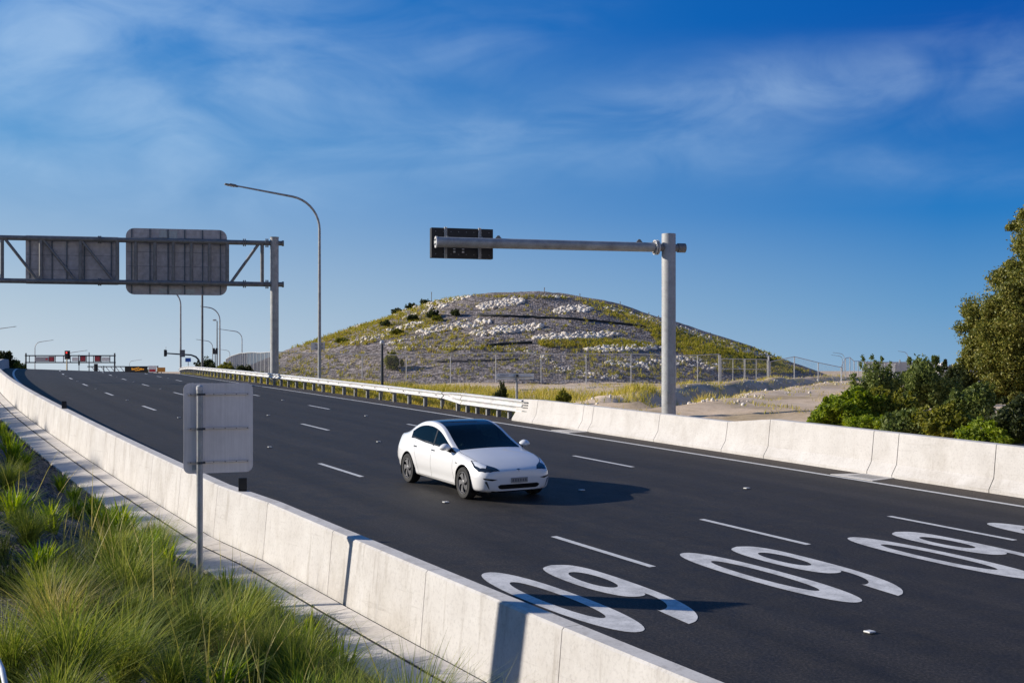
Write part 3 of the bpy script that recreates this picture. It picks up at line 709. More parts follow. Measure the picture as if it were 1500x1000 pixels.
# ------------------------------------------------------------------ road signs and gantries
def rrect(w, h, r, n=6):
    o = []
    for cx, cy, a0 in ((w/2 - r, h/2 - r, 0), (-w/2 + r, h/2 - r, 90), (-w/2 + r, -h/2 + r, 180), (w/2 - r, -h/2 + r, 270)):
        for i in range(n + 1):
            t = R(a0 + 90 * i / n); o.append((cx + r * math.cos(t), cy + r * math.sin(t)))
    return o
def sign_front():
    Y = 18.78; pole = at(292.5, 543, Y); zg = at(0, 835, Y).z - 0.12
    yaw = R(27); root = empty('road_sign', (pole.x, pole.y, zg), yaw, 'plain aluminium back of a roadside sign on a galvanised post in the near planting', 'road sign')
    top = at(0, 568, Y).z - zg; W_, H_ = 1.04, 1.335
    zc = at(0, 627.5, Y).z - zg; xc = (319.8 - 292.5) / FPX * Y / 0.89 + 0.0
    mb = MB(); mb.tube([(0, 0, -0.4), (0, 0, top)], 0.047, 20); mb.build('post', M['galv_pole'], root, autosm=40)
    mb = MB(); mb.lathe([(0.0, 0.045), (0.03, 0.04), (0.05, 0.02), (0.052, -0.02), (0.052, -0.03)], 20); mb.build('post_cap', M['galv'], root, loc=(0, 0, top), autosm=40)
    mb = MB(); mb.prism(rrect(W_, H_, 0.10), (1, 0, 0), (0, 0, 1), (0, 1, 0), (xc, 0.115, zc), 0.003)
    mb.build('panel', M['alu'], root)
    mb = MB(); mb.prism(rrect(W_ - .02, H_ - .02, 0.09), (1, 0, 0), (0, 0, 1), (0, 1, 0), (xc, 0.1185, zc), 0.001); mb.build('face_sheet', M['white_sheet'], root)
    for v in (577.5, 628, 677.5):
        z = at(0, v, Y).z - zg
        mb = MB(); mb.box((xc, 0.098, z), (W_ - 0.12, 0.028, 0.012)); mb.box((xc, 0.108, z + .02), (W_ - 0.12, 0.012, 0.006)); mb.box((xc, 0.108, z - .02), (W_ - 0.12, 0.012, 0.006))
        b = mb.build('brace', M['alu'], root)
        for k in range(6):
            m2 = MB(); m2.lathe([(0, 0.006), (0.007, 0.005), (0.009, 0)], 8, Matrix.Rotation(R(90), 3, 'X')); m2.build('rivet', M['galv_dark'], b, loc=(xc - 0.42 + k * 0.17, 0.083, z))
        m3 = MB(); m3.lathe([(0.047, -.016), (0.054, -.016), (0.054, .016), (0.047, .016)], 20, Matrix.Translation((0, 0, 0)).to_3x3()); m3.box((0.066, 0.0, 0), (0.03, 0.022, 0.03)); m3.box((0.0, 0.075, 0), (0.05, 0.05, 0.03))
        m3.build('clamp', M['dark'], root, loc=(0, 0, z))
    mb = MB(); mb.box((xc - W_/2 + 0.17, 0.113, zc - H_/2 + 0.09), (0.085, 0.002, 0.075)); mb.build('maker_sticker', M['alu_patch'], root)
sign_front()
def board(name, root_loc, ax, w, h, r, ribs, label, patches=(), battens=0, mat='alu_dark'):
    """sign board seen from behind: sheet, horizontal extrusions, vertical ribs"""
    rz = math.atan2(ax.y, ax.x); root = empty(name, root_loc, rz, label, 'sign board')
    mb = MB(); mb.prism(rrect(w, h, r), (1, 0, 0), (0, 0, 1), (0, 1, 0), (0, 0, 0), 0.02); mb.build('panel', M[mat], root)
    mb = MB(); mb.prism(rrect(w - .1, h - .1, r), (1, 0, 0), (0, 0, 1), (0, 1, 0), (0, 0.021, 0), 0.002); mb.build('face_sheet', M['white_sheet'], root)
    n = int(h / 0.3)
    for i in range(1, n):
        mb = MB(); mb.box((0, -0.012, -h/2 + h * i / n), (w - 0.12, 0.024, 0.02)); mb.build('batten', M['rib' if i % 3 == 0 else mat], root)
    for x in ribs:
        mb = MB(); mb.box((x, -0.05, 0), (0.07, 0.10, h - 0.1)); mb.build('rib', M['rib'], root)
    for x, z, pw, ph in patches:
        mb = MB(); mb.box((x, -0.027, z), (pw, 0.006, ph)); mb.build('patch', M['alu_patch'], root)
    return root
def gantry_near():
    sp, base, _ = 18.776, PT(18.776, 9.5), 0
    P0 = at(402, 543, 87.86); Yp = P0.y
    zb = float(ground_z([P0.x], [P0.y])[0]); zt = (V0 - 348) / FPX * Yp
    root = empty('sign_gantry', (P0.x, P0.y, zb), 0, 'large galvanised truss gantry reaching in from the left over the road', 'gantry')
    d = Vector((-0.978, -0.21, 0)); up = Vector((0, 0, 1)); nrm = Vector((0.21, -0.978, 0))
    L = lambda u, v=None: None
    def tx(u):                                    # distance along the beam for image column u
        k = (u - 750) / FPX
        return (k * P0.y - P0.x) / (d.x - k * d.y)
    zc1 = (V0 - 356.2) / FPX * Yp - zb; zc2 = (V0 - 416.5) / FPX * Yp - zb
    mb = MB(); mb.tube([(0, 0, -0.6), (0, 0, zt - zb)], 0.29, 28); mb.build('column', M['galv_pole'], root, autosm=40)
    mb = MB(); mb.tube([(0, 0, zt - zb - 0.005), (0, 0, zt - zb + 0.03)], 0.31, 28); mb.build('column_cap', M['galv_dark'], root, autosm=40)
    Lb = 26.5
    for z in (zc1, zc2):
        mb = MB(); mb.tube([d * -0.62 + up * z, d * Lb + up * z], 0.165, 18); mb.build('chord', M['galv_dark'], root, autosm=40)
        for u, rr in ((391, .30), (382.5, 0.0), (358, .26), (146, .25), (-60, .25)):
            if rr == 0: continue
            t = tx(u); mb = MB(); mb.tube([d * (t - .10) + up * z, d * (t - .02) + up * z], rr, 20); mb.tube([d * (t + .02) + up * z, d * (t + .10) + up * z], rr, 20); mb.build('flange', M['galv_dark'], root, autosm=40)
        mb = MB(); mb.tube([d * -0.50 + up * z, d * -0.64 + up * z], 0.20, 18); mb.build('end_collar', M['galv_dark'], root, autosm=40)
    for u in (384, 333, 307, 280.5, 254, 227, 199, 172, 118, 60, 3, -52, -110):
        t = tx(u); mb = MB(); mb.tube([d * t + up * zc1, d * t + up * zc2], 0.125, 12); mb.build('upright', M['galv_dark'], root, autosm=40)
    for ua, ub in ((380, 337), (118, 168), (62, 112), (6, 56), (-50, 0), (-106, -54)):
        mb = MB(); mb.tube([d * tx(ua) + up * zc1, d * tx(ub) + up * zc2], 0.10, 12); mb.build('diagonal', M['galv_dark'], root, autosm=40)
    # the boards hang on the far side of the beam
    far = -nrm * 0.42
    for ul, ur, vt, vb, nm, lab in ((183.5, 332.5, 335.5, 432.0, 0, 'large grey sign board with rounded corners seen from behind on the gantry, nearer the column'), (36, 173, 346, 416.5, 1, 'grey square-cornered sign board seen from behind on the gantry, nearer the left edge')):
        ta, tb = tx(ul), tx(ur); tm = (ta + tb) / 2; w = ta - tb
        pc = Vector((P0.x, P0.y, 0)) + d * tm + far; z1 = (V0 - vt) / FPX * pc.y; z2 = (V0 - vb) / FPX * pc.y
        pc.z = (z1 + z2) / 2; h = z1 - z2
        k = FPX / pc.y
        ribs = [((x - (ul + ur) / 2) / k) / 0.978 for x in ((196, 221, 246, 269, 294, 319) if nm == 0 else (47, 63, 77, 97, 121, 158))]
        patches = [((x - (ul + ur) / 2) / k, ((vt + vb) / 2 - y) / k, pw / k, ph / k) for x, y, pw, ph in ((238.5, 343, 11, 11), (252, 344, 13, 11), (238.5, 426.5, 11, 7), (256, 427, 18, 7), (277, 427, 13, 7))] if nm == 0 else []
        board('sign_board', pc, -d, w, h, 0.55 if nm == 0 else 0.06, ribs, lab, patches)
gantry_near()
def cantilever():
    P0 = at(979.5, 543, 42.3); zb = float(ground_z([P0.x], [P0.y])[0]); zt = (V0 - 343) / FPX * 42.3
    root = empty('cantilever_mast', (P0.x, P0.y, zb), 0, 'tall thick galvanised mast with one long horizontal arm beside the far barrier', 'mast')
    up = Vector((0, 0, 1)); H = zt - zb
    mb = MB(); mb.lathe([(0.235, -0.5), (0.235, 0), (0.232, H), (0.226, H + .012), (0, H + .014)], 36); mb.build('column', M['galv_mast'], root, autosm=40)
    mb = MB(); mb.box((-0.02, -0.236, 0.62), (0.14, 0.03, 0.38), bev=0.02); mb.build('access_door', M['galv_pole'], root)
    end = at(640, 354.5, 40.1); hub = at(968, 362.5, 42.2)
    dd = (end - hub); A = hub - Vector((P0.x, P0.y, zb)); B = end - Vector((P0.x, P0.y, zb)); u_ = dd.normalized()
    A = A - u_ * 0.0
    mb = MB(); mb.tube([A - u_ * 0.78, A + u_ * 0.18], 0.125, 20); mb.build('arm_stub', M['galv_dark'], root, autosm=40)
    mb = MB(); mb.tube([A - u_ * 0.86, A - u_ * 0.60], 0.155, 20); mb.build('end_collar', M['galv_dark'], root, autosm=40)
    for k in (0.10, 0.18):
        mb = MB(); mb.tube([A + u_ * k, A + u_ * (k + 0.05)], 0.245, 28)
        f = mb.build('flange', M['galv'], root, autosm=40)
        e1 = u_.cross(up).normalized(); e2 = u_.cross(e1)
        for j in range(8):
            t = 2 * math.pi * (j + .5) / 8; c = A + u_ * (k + .05) + (e1 * math.cos(t) + e2 * math.sin(t)) * 0.19
            m2 = MB(); m2.tube([c, c + u_ * 0.03], 0.02, 6); m2.build('bolt', M['dark'], f)
    mb = MB(); mb.tube([A + u_ * 0.24, A + u_ * 0.6, B], [0.155, 0.155, 0.165], 24); mb.build('arm', M['galv_pole'], root, autosm=40)
    mb = MB(); mb.tube([B, B + u_ * 0.05], 0.185, 24); cap = mb.build('arm_end_plate', M['galv'], root, autosm=40)
    e1 = u_.cross(up).normalized(); e2 = u_.cross(e1)
    for j in range(4):
        t = 2 * math.pi * (j + .5) / 4; c = B + u_ * 0.05 + (e1 * math.cos(t) + e2 * math.sin(t)) * 0.10
        m2 = MB(); m2.tube([c, c + u_ * 0.012], 0.035, 10); m2.build('hole_cover', M['dark'], cap)
    for q in (0.16, 0.81):
        c = A + dd * (0.10 if q == .16 else 0.735); m2 = MB()
        m2.prism([(-0.12, 0), (0.12, 0), (0.03, 0.11), (-0.03, 0.11)], u_, up, u_.cross(up), c + up * 0.145, 0.03); m2.build('lifting_lug', M['galv_dark'], root)
    # message sign bolted to the arm, seen from behind
    uc = (632.5 + 724.5) / 2; pc = at(uc, 356, 40.75); w = 92 / FPX * 40.75 / 0.985; h = 44 / FPX * 40.75
    ax = -Vector((u_.x, u_.y, 0)).normalized()
    rz = math.atan2(ax.y, ax.x); ms = empty('message_sign', pc, rz, 'black electronic message sign seen from behind at the end of the mast arm', 'message sign')
    mb = MB(); mb.box((0, 0.22, 0), (w, 0.24, h), bev=0.012); mb.build('cabinet', M['blackmetal'], ms)
    mb = MB(); mb.box((0, 0.345, 0), (w - .1, 0.012, h - .1)); mb.build('display', M['black'], ms)
    for x in (-0.56, 0.56):
        m2 = MB(); m2.box((x - .035, 0.07, 0), (0.012, 0.07, h + .05)); m2.box((x + .035, 0.07, 0), (0.012, 0.07, h + .05)); m2.box((x, 0.095, 0), (0.08, 0.012, h + .05)); m2.build('bracket', M['galv'], ms)
        m2 = MB(); m2.lathe([(0.165, -.03), (0.185, -.03), (0.185, .03), (0.165, .03)], 24, Matrix.Rotation(R(90), 3, 'Y')); m2.build('arm_strap', M['galv_dark'], ms, loc=(x, -0.115, 0.015))
    for x in np.linspace(-w/2 + .14, w/2 - .14, 8):
        for z in (-h/2 + .12, h/2 - .12):
            m2 = MB(); m2.lathe([(0, .01), (.014, .008), (.018, 0)], 8, Matrix.Rotation(R(90), 3, 'X')); m2.build('cabinet_bolt', M['galv_dark'], ms, loc=(x, 0.099, z))
    for x, z in ((-0.27, -0.28), (-0.27, -0.19), (0.02, -0.28), (0.02, -0.19)):
        m2 = MB(); m2.box((x, 0.095, z), (0.075, 0.02, 0.055 if z < -.2 else .03), bev=0.004); m2.build('cable_gland', M['galv'], ms)
cantilever()
# ------------------------------------------------------------------ street lights
def street_light(u, vbase, vtop_bend, u_end, v_end, Y, label, rb=0.085, dirv=None, bend=1.8, zbase=None, group=None):
    P0 = at(u, vbase, Y); zb = zbase if zbase is not None else P0.z
    sgn = -1 if u_end < u else 1
    dv = Vector((sgn, 0, 0)) if dirv is None else Vector(dirv)
    k = (u_end - 750) / FPX; Lr = (k * P0.y - P0.x) / (dv.x - k * dv.y)
    zend = (V0 - v_end) / FPX * (P0.y + dv.y * Lr) - zb
    root = empty('street_light', (P0.x, P0.y, zb), 0, label, 'street light', group)
    tilt = R(8); bx = bend; arcH = bend * (1 - math.sin(tilt)); 
    # vertical part, bend, then a straight arm rising gently to the lamp
    rise = (Lr - bx) * math.tan(tilt); zv = zend - rise - bend * math.cos(tilt)
    pts = [(0, -0.3), (0, zv * 0.5), (0, zv)]
    for i in range(1, 10):
        a = (math.pi / 2 - tilt) * i / 9; pts.append((bend * (1 - math.cos(a)), zv + bend * math.sin(a)))
    x1, z1 = pts[-1]; pts.append((Lr, z1 + (Lr - x1) * math.tan(tilt)))
    rr = [rb, rb * 0.85, rb * 0.7] + [rb * 0.62] * 9 + [rb * 0.42]
    mb = MB(); mb.tube([dv * a + Vector((0, 0, z)) for a, z in pts], rr, 12); mb.build('pole', M['galv_pole'], root, autosm=40)
    e = dv * pts[-1][0] + Vector((0, 0, pts[-1][1])); ln = min(0.85, Lr * 0.16); ang = math.atan2(dv.y, dv.x)
    Mx = Matrix.Rotation(ang, 3, 'Z') @ Matrix.Rotation(-tilt, 3, 'Y')
    mb = MB(); mb.box(e + dv * (ln * 0.35) + Vector((0, 0, 0.02)), (ln, 0.30, 0.085), Mx, bev=0.03)
    mb.box(e + dv * (ln * 0.25) + Vector((0, 0, 0.07)), (ln * .5, 0.2, 0.05), Mx, bev=0.015); mb.build('luminaire', M['galv_dark'], root)
    if Y < 100:
        mb = MB(); mb.box(e + dv * (ln * 0.42) + Vector((0, 0, -0.034)), (ln * .6, 0.22, 0.02), Mx); mb.build('lens', M['white_sheet'], root)
        mb = MB(); mb.lathe([(rb, 0), (0.17, 0), (0.17, .03), (rb, .035)], 16); mb.build('base_plate', M['galv_dark'], root)
    return root
def lights_all():
    g0 = ground_z
    P0 = PT(6.52, 9.5); zb = float(g0([P0[0]], [P0[1]])[0])
    r = street_light(468, 568, 0, 346, 273.2, P0[1], 'tall curved-arm street light behind the guardrail, in front of the hill', 0.11, (-0.93, -0.36, 0), 1.9, zb)
    # cabinet sign strapped to its pole
    p = Vector((P0[0], P0[1], (V0 - 507) / FPX * P0[1])); q = empty('small_sign', p, R(12), 'small pale rectangular sign strapped to the near street light pole', 'sign')
    mb = MB(); mb.prism(rrect(0.84, 0.46, 0.02), (1, 0, 0), (0, 0, 1), (0, 1, 0), (-0.08, 0.16, 0), 0.01); mb.build('panel', M['alu'], q)
    mb = MB(); mb.box((-0.02, 0.12, .12), (0.5, 0.05, 0.03)); mb.box((-0.02, 0.12, -.12), (0.5, 0.05, 0.03)); mb.build('brace', M['galv_dark'], q)
    far = [(264.6, 546, 225, 421, 150, 'street light with its arm hidden behind the gantry board, left of the straight pole'),
           (322, 540, 297, 449.5, 190, 'tall street light with its arm pointing left, above the palisade fence'),
           (354.5, 540, 324, 482.5, 300, 'curved street light just left of the gantry column'),
           (311.5, 540, 290, 497.5, 370, 'small far street light half behind the straight pole'),
           (336.6, 540, 321, 511.5, 620, 'tiny far street light low over the palisade fence'),
           (51.2, 540, 75, 498.5, 380, 'curved street light above the far gantry at the left'),
           (98.5, 540, 125, 513.5, 420, 'low street light behind the far traffic signal'),
           (189.5, 546, 206, 526.8, 700, 'tiny far street light between the far gantry and the signal arm'),
           (-9, 545, 20, 478.7, 310, 'street light whose arm comes in at the left edge of the frame'),
           (1236.5, 548, 1221.5, 516.5, 560, 'far street light standing behind the right end of the wire fence'),
           (1234.0, 548, 1219.5, 520, 600, 'faint second far street light just behind the one by the fence'),
           (1329.5, 548, 1317, 514.5, 520, 'far street light above the dark round bush')]
    for u, vb, ue, ve, Y, lab in far:
        street_light(u, vb, 0, ue, ve, Y, lab, 0.12 * (1 + Y / 1500), None, 1.9, -2.0)
lights_all()
def plain_pole(u, vb, vt, Y, rad, name, label, cat, mat='galv_dark', zb=None):
    P0 = at(u, vb, Y); zb = P0.z if zb is None else zb; H = (V0 - vt) / FPX * Y - zb
    root = empty(name, (P0.x, P0.y, zb), 0, label, cat)
    mb = MB(); mb.tube([(0, 0, -.3), (0, 0, H * .5), (0, 0, H)], [rad, rad * .9, rad * .75], 12); mb.build('pole', M[mat], root, autosm=40)
    return root, H
r, H = plain_pole(296.3, 547, 395, 130, 0.13, 'straight_pole', 'straight dark pole passing behind the large gantry board', 'pole')
mb = MB(); mb.lathe([(0.11, 0), (0.14, .02), (0.14, .06), (0, .09)], 12); mb.build('pole_cap', M['galv_dark'], r, loc=(0, 0, H))
r, H = plain_pole(318, 540, 470, 185, 0.10, 'camera_pole', 'thin pole with a small camera on top beside the tall far street light', 'camera pole')
mb = MB(); mb.box((-0.35, 0, 0.12), (0.5, 0.25, 0.22), bev=0.05); mb.build('camera', M['galv'], r, loc=(0, 0, H))
r, H = plain_pole(559.8, 579, 504, 67.58, 0.085, 'sensor_post', 'dark post with a pale round sensor on top behind the guardrail', 'post', 'dark')
mb = MB(); mb.lathe([(0.09, 0), (0.12, .02), (0.13, .10), (0.10, .16), (0.04, .19), (0, .20)], 16); mb.build('sensor', M['galv'], r, loc=(0, 0, H), autosm=40)
mb = MB(); mb.box((0.0, 0.0, 0.21), (0.20, 0.05, 0.04), bev=0.015); mb.build('sensor_arm', M['galv'], r, loc=(0, 0, H))
def small_board():
    Y = 52.4; P0 = at(757, 600, Y); zb = float(ground_z([P0.x], [P0.y])[0])
    root = empty('low_sign', (P0.x, P0.y, zb), R(8), 'long thin pale sign on a short post behind the end of the guardrail', 'sign')
    z = (V0 - 551) / FPX * Y - zb; w = 56 / FPX * Y
    mb = MB(); mb.tube([(0, 0, -.3), (0, 0, z + .06)], 0.05, 12); mb.build('post', M['galv_pole'], root, autosm=40)
    mb = MB(); mb.prism(rrect(w, 0.235, 0.02), (1, 0, 0), (0, 0, 1), (0, 1, 0), (-0.06, 0.075, z), 0.01); mb.build('panel', M['white_sheet'], root)
    mb = MB(); mb.box((-0.06, 0.06, z - .02), (w - .1, 0.03, 0.03)); mb.box((-w * .32, 0.072, z + .05), (0.36, 0.004, 0.05)); mb.build('brace', M['alu_dark'], root)
    mb = MB(); mb.lathe([(0.05, -.06), (0.075, -.06), (0.075, .06), (0.05, .06)], 14); mb.build('clamp', M['dark'], root, loc=(0, 0, z + .02))
small_board()
# ------------------------------------------------------------------ far road furniture beyond the crest
def far_gantry():
    Y = 340; k = Y / FPX
    root = empty('sign_gantry', at(104, 560, Y), 0, 'small far truss gantry over the road on the skyline', 'gantry'); off = root.location
    X = lambda u, v, dy=0: at(u, v, Y + dy) - off
    for u in (38, 168):
        mb = MB(); mb.tube([X(u, 565), X(u, 517)], 0.20, 10); mb.build('column', M['dark'], root)
    for v in (520.8, 530.8):
        mb = MB(); mb.tube([X(36.5, v), X(169.5, v)], 0.15, 8); mb.build('chord', M['dark'], root)
    for u in (43, 52, 81, 93, 103, 115, 127, 137, 148, 161):
        mb = MB(); mb.tube([X(u, 520.8), X(u, 530.8)], 0.11, 6); mb.build('upright', M['dark'], root)
    def flat(name, u0, u1, v0, v1, mat, label, red=None):
        r_ = empty(name, at((u0 + u1) / 2, (v0 + v1) / 2, Y - 0.5), 0, label, 'lane sign')
        w, h = (u1 - u0) * k, (v1 - v0) * k
        mb = MB(); mb.prism(rrect(w, h, 0.06), (1, 0, 0), (0, 0, 1), (0, 1, 0), (0, 0, 0), 0.2); mb.build('panel', M[mat], r_)
        if red:
            mb = MB()
            for (a, b, c, d_) in red: mb.box((a * w, -0.02, b * h), (c * w, 0.03, d_ * h))
            mb.build('display', M['led_red'], r_)
    lr = [(0, .3, .62, .1), (0, -.3, .62, .1), (-.28, 0, .1, .6), (.28, 0, .1, .6), (0, 0, .3, .22)]
    flat('lane_sign', 71.5, 79.5, 522, 529.5, 'maroon', 'dark red lane control sign, left of the three on the far gantry', lr)
    flat('lane_sign', 117, 125.5, 521.5, 529.5, 'maroon', 'dark red lane control sign in the middle of the far gantry', lr)
    flat('lane_sign', 138.5, 147, 521.5, 529.5, 'maroon', 'dark red lane control sign, right of the three on the far gantry', lr)
    flat('lane_sign', 51.5, 71, 522.5, 529.5, 'bldg2', 'pale grey panel with a small red mark on the far gantry', [(.36, 0, .16, .3)])
    flat('lane_sign', 105.5, 114.5, 523, 529, 'white_sheet', 'plain white panel, left one on the far gantry')
    flat('lane_sign', 149, 160, 523, 529, 'white_sheet', 'plain white panel at the right end of the far gantry')
    # second truss with message board
    Y2 = 420; r2 = empty('sign_gantry', at(185, 560, Y2), 0, 'lower far truss behind the skyline carrying an orange-lit message board', 'gantry'); o2 = r2.location
    X2 = lambda u, v: at(u, v, Y2) - o2
    for v in (536.8, 544.5):
        mb = MB(); mb.tube([X2(128, v), X2(232, v)], 0.16, 8); mb.build('chord', M['dark'], r2)
    for u in (130.5, 152, 231):
        mb = MB(); mb.tube([X2(u, 556), X2(u, 516 if u < 135 else 535.5)], 0.16, 8); mb.build('column', M['dark'], r2)
    for u in range(134, 182, 7):
        mb = MB(); mb.tube([X2(u, 537), X2(u + 6, 544.5)], 0.12, 6); mb.build('diagonal', M['galv'], r2)
    k2 = Y2 / FPX
    r_ = empty('message_board', at(199.5, 541, Y2 - 0.6), 0, 'black far message board with orange lights on the skyline', 'message board')
    mb = MB(); mb.box((0, 0, 0), (33 * k2, .4, 8 * k2), bev=.05); mb.build('cabinet', M['black'], r_)
    mb = MB()
    rr = random.Random(3)
    for row, z in enumerate((1.8, -0.6)):
        x = -6.5
        while x < 9.5:
            w = rr.uniform(.8, 2.6); mb.box((x * k2 + w * k2 / 2, -.21, z * k2 + rr.uniform(-.2, .2)), (w * k2, .03, rr.uniform(1.0, 1.9) * k2)); x += w + rr.uniform(.3, .8)
    mb.build('led_rows', M['led_orange'], r_)
    for u0, u1, v0, v1, m_, lab, inner in ((217.5, 229, 535.5, 545.5, 'white_sheet', 'white sign with a red lower half on the far skyline', 'red'), (230, 242, 538, 544.5, 'orange', 'orange panel sign at the right end of the far signs', None)):
        s_ = empty('road_sign', at((u0 + u1) / 2, (v0 + v1) / 2, Y2 - 1), 0, lab, 'road sign'); w, h = (u1 - u0) * k2, (v1 - v0) * k2
        mb = MB(); mb.prism(rrect(w, h, .1), (1, 0, 0), (0, 0, 1), (0, 1, 0), (0, 0, 0), .1); mb.build('panel', M[m_], s_)
        if inner: mb = MB(); mb.box((0, -.02, -h * .2), (w * .8, .02, h * .35)); mb.build('lower_panel', M[inner], s_)
        mb = MB(); mb.tube([(0, .2, -h * 1.4), (0, .2, h * .4)], .12, 8); mb.build('post', M['dark'], s_)
far_gantry()
def signal_head(parent, c, s, lit=None):
    mb = MB(); mb.box(c, (0.42 * s, 0.3 * s, 1.2 * s), bev=0.06 * s); h = mb.build('lantern', M['black'], parent)
    for i, z in enumerate((0.36, 0, -0.36)):
        m2 = MB(); m2.lathe([(0.0, 0.0), (0.12 * s, 0.0), (0.13 * s, .02 * s)], 12, Matrix.Rotation(R(90), 3, 'X'))
        o = m2.build('lens', M['lamp_red'] if lit == i else M['dark'], h, loc=(c[0], c[1] - 0.16 * s, c[2] + z * s))
def signals():
    Y = 200
    r, H = plain_pole(98, 548, 524, Y, 0.12, 'traffic_signal', 'far traffic signal with a red light on a cream pole in front of the gantry', 'traffic signal', 'yellowpole')
    signal_head(r, Vector((0, 0, H + 0.45)), 1.0, 0)
    mb = MB(); mb.box((0, 0.2, H + .45), (0.85, .03, 1.35)); mb.build('backboard', M['black'], r)
    r, H = plain_pole(115.7, 548, 519, 330, 0.10, 'traffic_signal', 'thin far signal post in front of the middle lane control sign', 'traffic signal', 'dark')
    signal_head(r, Vector((0, 0, H - 2.2)), .95)
    r, H = plain_pole(140, 548, 538, 260, 0.10, 'traffic_signal', 'black far signal just below the right lane control sign', 'traffic signal', 'dark')
    signal_head(r, Vector((0, 0, H)), 1.1); mb = MB(); mb.box((0, .2, H), (.8, .03, 1.5)); mb.build('backboard', M['black'], r)
    # arm signal
    Y = 140; P0 = at(292.5, 545, Y); root = empty('traffic_signal', P0, 0, 'traffic signal hanging at the end of a curved arm left of the straight pole', 'traffic signal')
    X = lambda u, v: at(u, v, Y) - P0
    mb = MB(); mb.tube([X(292.5, 550), X(292.5, 533), X(291, 527), X(287, 522.5), X(280, 519.8), X(243, 517.3)], [.12, .11, .10, .10, .09, .07], 10); mb.build('mast_arm', M['dark'], root, autosm=40)
    signal_head(root, X(242, 517), 0.62); mb = MB(); mb.box(X(242, 517) + Vector((0, .12, 0)), (.34, .02, .62)); mb.build('backboard', M['black'], root)
    mb = MB(); mb.tube([X(243, 512), X(243, 507.5)], .02, 6); mb.build('antenna', M['galv'], root)
    mb = MB(); mb.box(X(267.5, 517.5) + Vector((0, -.1, 0)), (.58, .03, .78), bev=.01); mb.build('grey_plate', M['galv_dark'], root)
    s_ = empty('road_sign', at(275.5, 527, Y - 1), 0, 'small blue road sign under the signal arm', 'road sign')
    mb = MB(); mb.prism(rrect(.62, .42, .05), (1, 0, 0), (0, 0, 1), (0, 1, 0), (0, 0, 0), .02); mb.build('panel', M['blue'], s_)
    mb = MB(); mb.tube([(0, .06, -1.4), (0, .06, .2)], .035, 8); mb.build('post', M['galv_dark'], s_)
    r, H = plain_pole(315.2, 545, 512, 178, 0.08, 'traffic_signal', 'far signal post with two black lanterns beside the camera pole', 'traffic signal')
    for x in (-.18, .22): signal_head(r, Vector((x, 0, H - .2)), .7)
signals()
# ------------------------------------------------------------------ fences
def fence(pts, name, label, hgt, spacing, rail=True, palis=False, wire=True, pr=0.038):
    zs = [float(ground_z([p[0]], [p[1]])[0]) for p in pts]
    root = empty(name, (pts[0][0], pts[0][1], zs[0]), 0, label, 'fence'); off = root.location
    for (a, b) in zip(pts[:-1], pts[1:]):
        L = math.hypot(b[0] - a[0], b[1] - a[1]); n = max(1, round(L / spacing))
        P = []
        for i in range(n + 1):
            x = a[0] + (b[0] - a[0]) * i / n; y = a[1] + (b[1] - a[1]) * i / n; P.append(Vector((x, y, float(ground_z([x], [y])[0]))) - off)
        for i in range(n + (b is pts[-1])):
            mb = MB(); mb.tube([P[i] + Vector((0, 0, -.3)), P[i] + Vector((0, 0, hgt))], pr, 8); mb.build('post', M['galv'], root, autosm=40)
        if rail:
            mb = MB(); mb.tube([p + Vector((0, 0, hgt - .02)) for p in P], 0.030, 8); mb.build('top_rail', M['galv'], root, autosm=40)
        if wire:
            mb = MB(); vs = []
            for p in P: vs += [p + Vector((0, 0, 0.03)), p + Vector((0, 0, hgt - 0.05))]
            mb.add(vs, [(2 * i, 2 * i + 2, 2 * i + 3, 2 * i + 1) for i in range(n)]); mb.build('wire_mesh', M['wire'], root)
        if palis:
            mb = MB(); m = int(L / 0.36)
            for i in range(m):
                t = (i + .5) / m; x = a[0] + (b[0] - a[0]) * t; y = a[1] + (b[1] - a[1]) * t
                z = float(np.interp(t, [j / n for j in range(n + 1)], [p.z for p in P])) + off.z
                mb.box(Vector((x, y, z + hgt / 2)) - off, (0.03, 0.03, hgt))
            tag(mb.build('pales', M['galv'], root), kind='stuff')
    return root
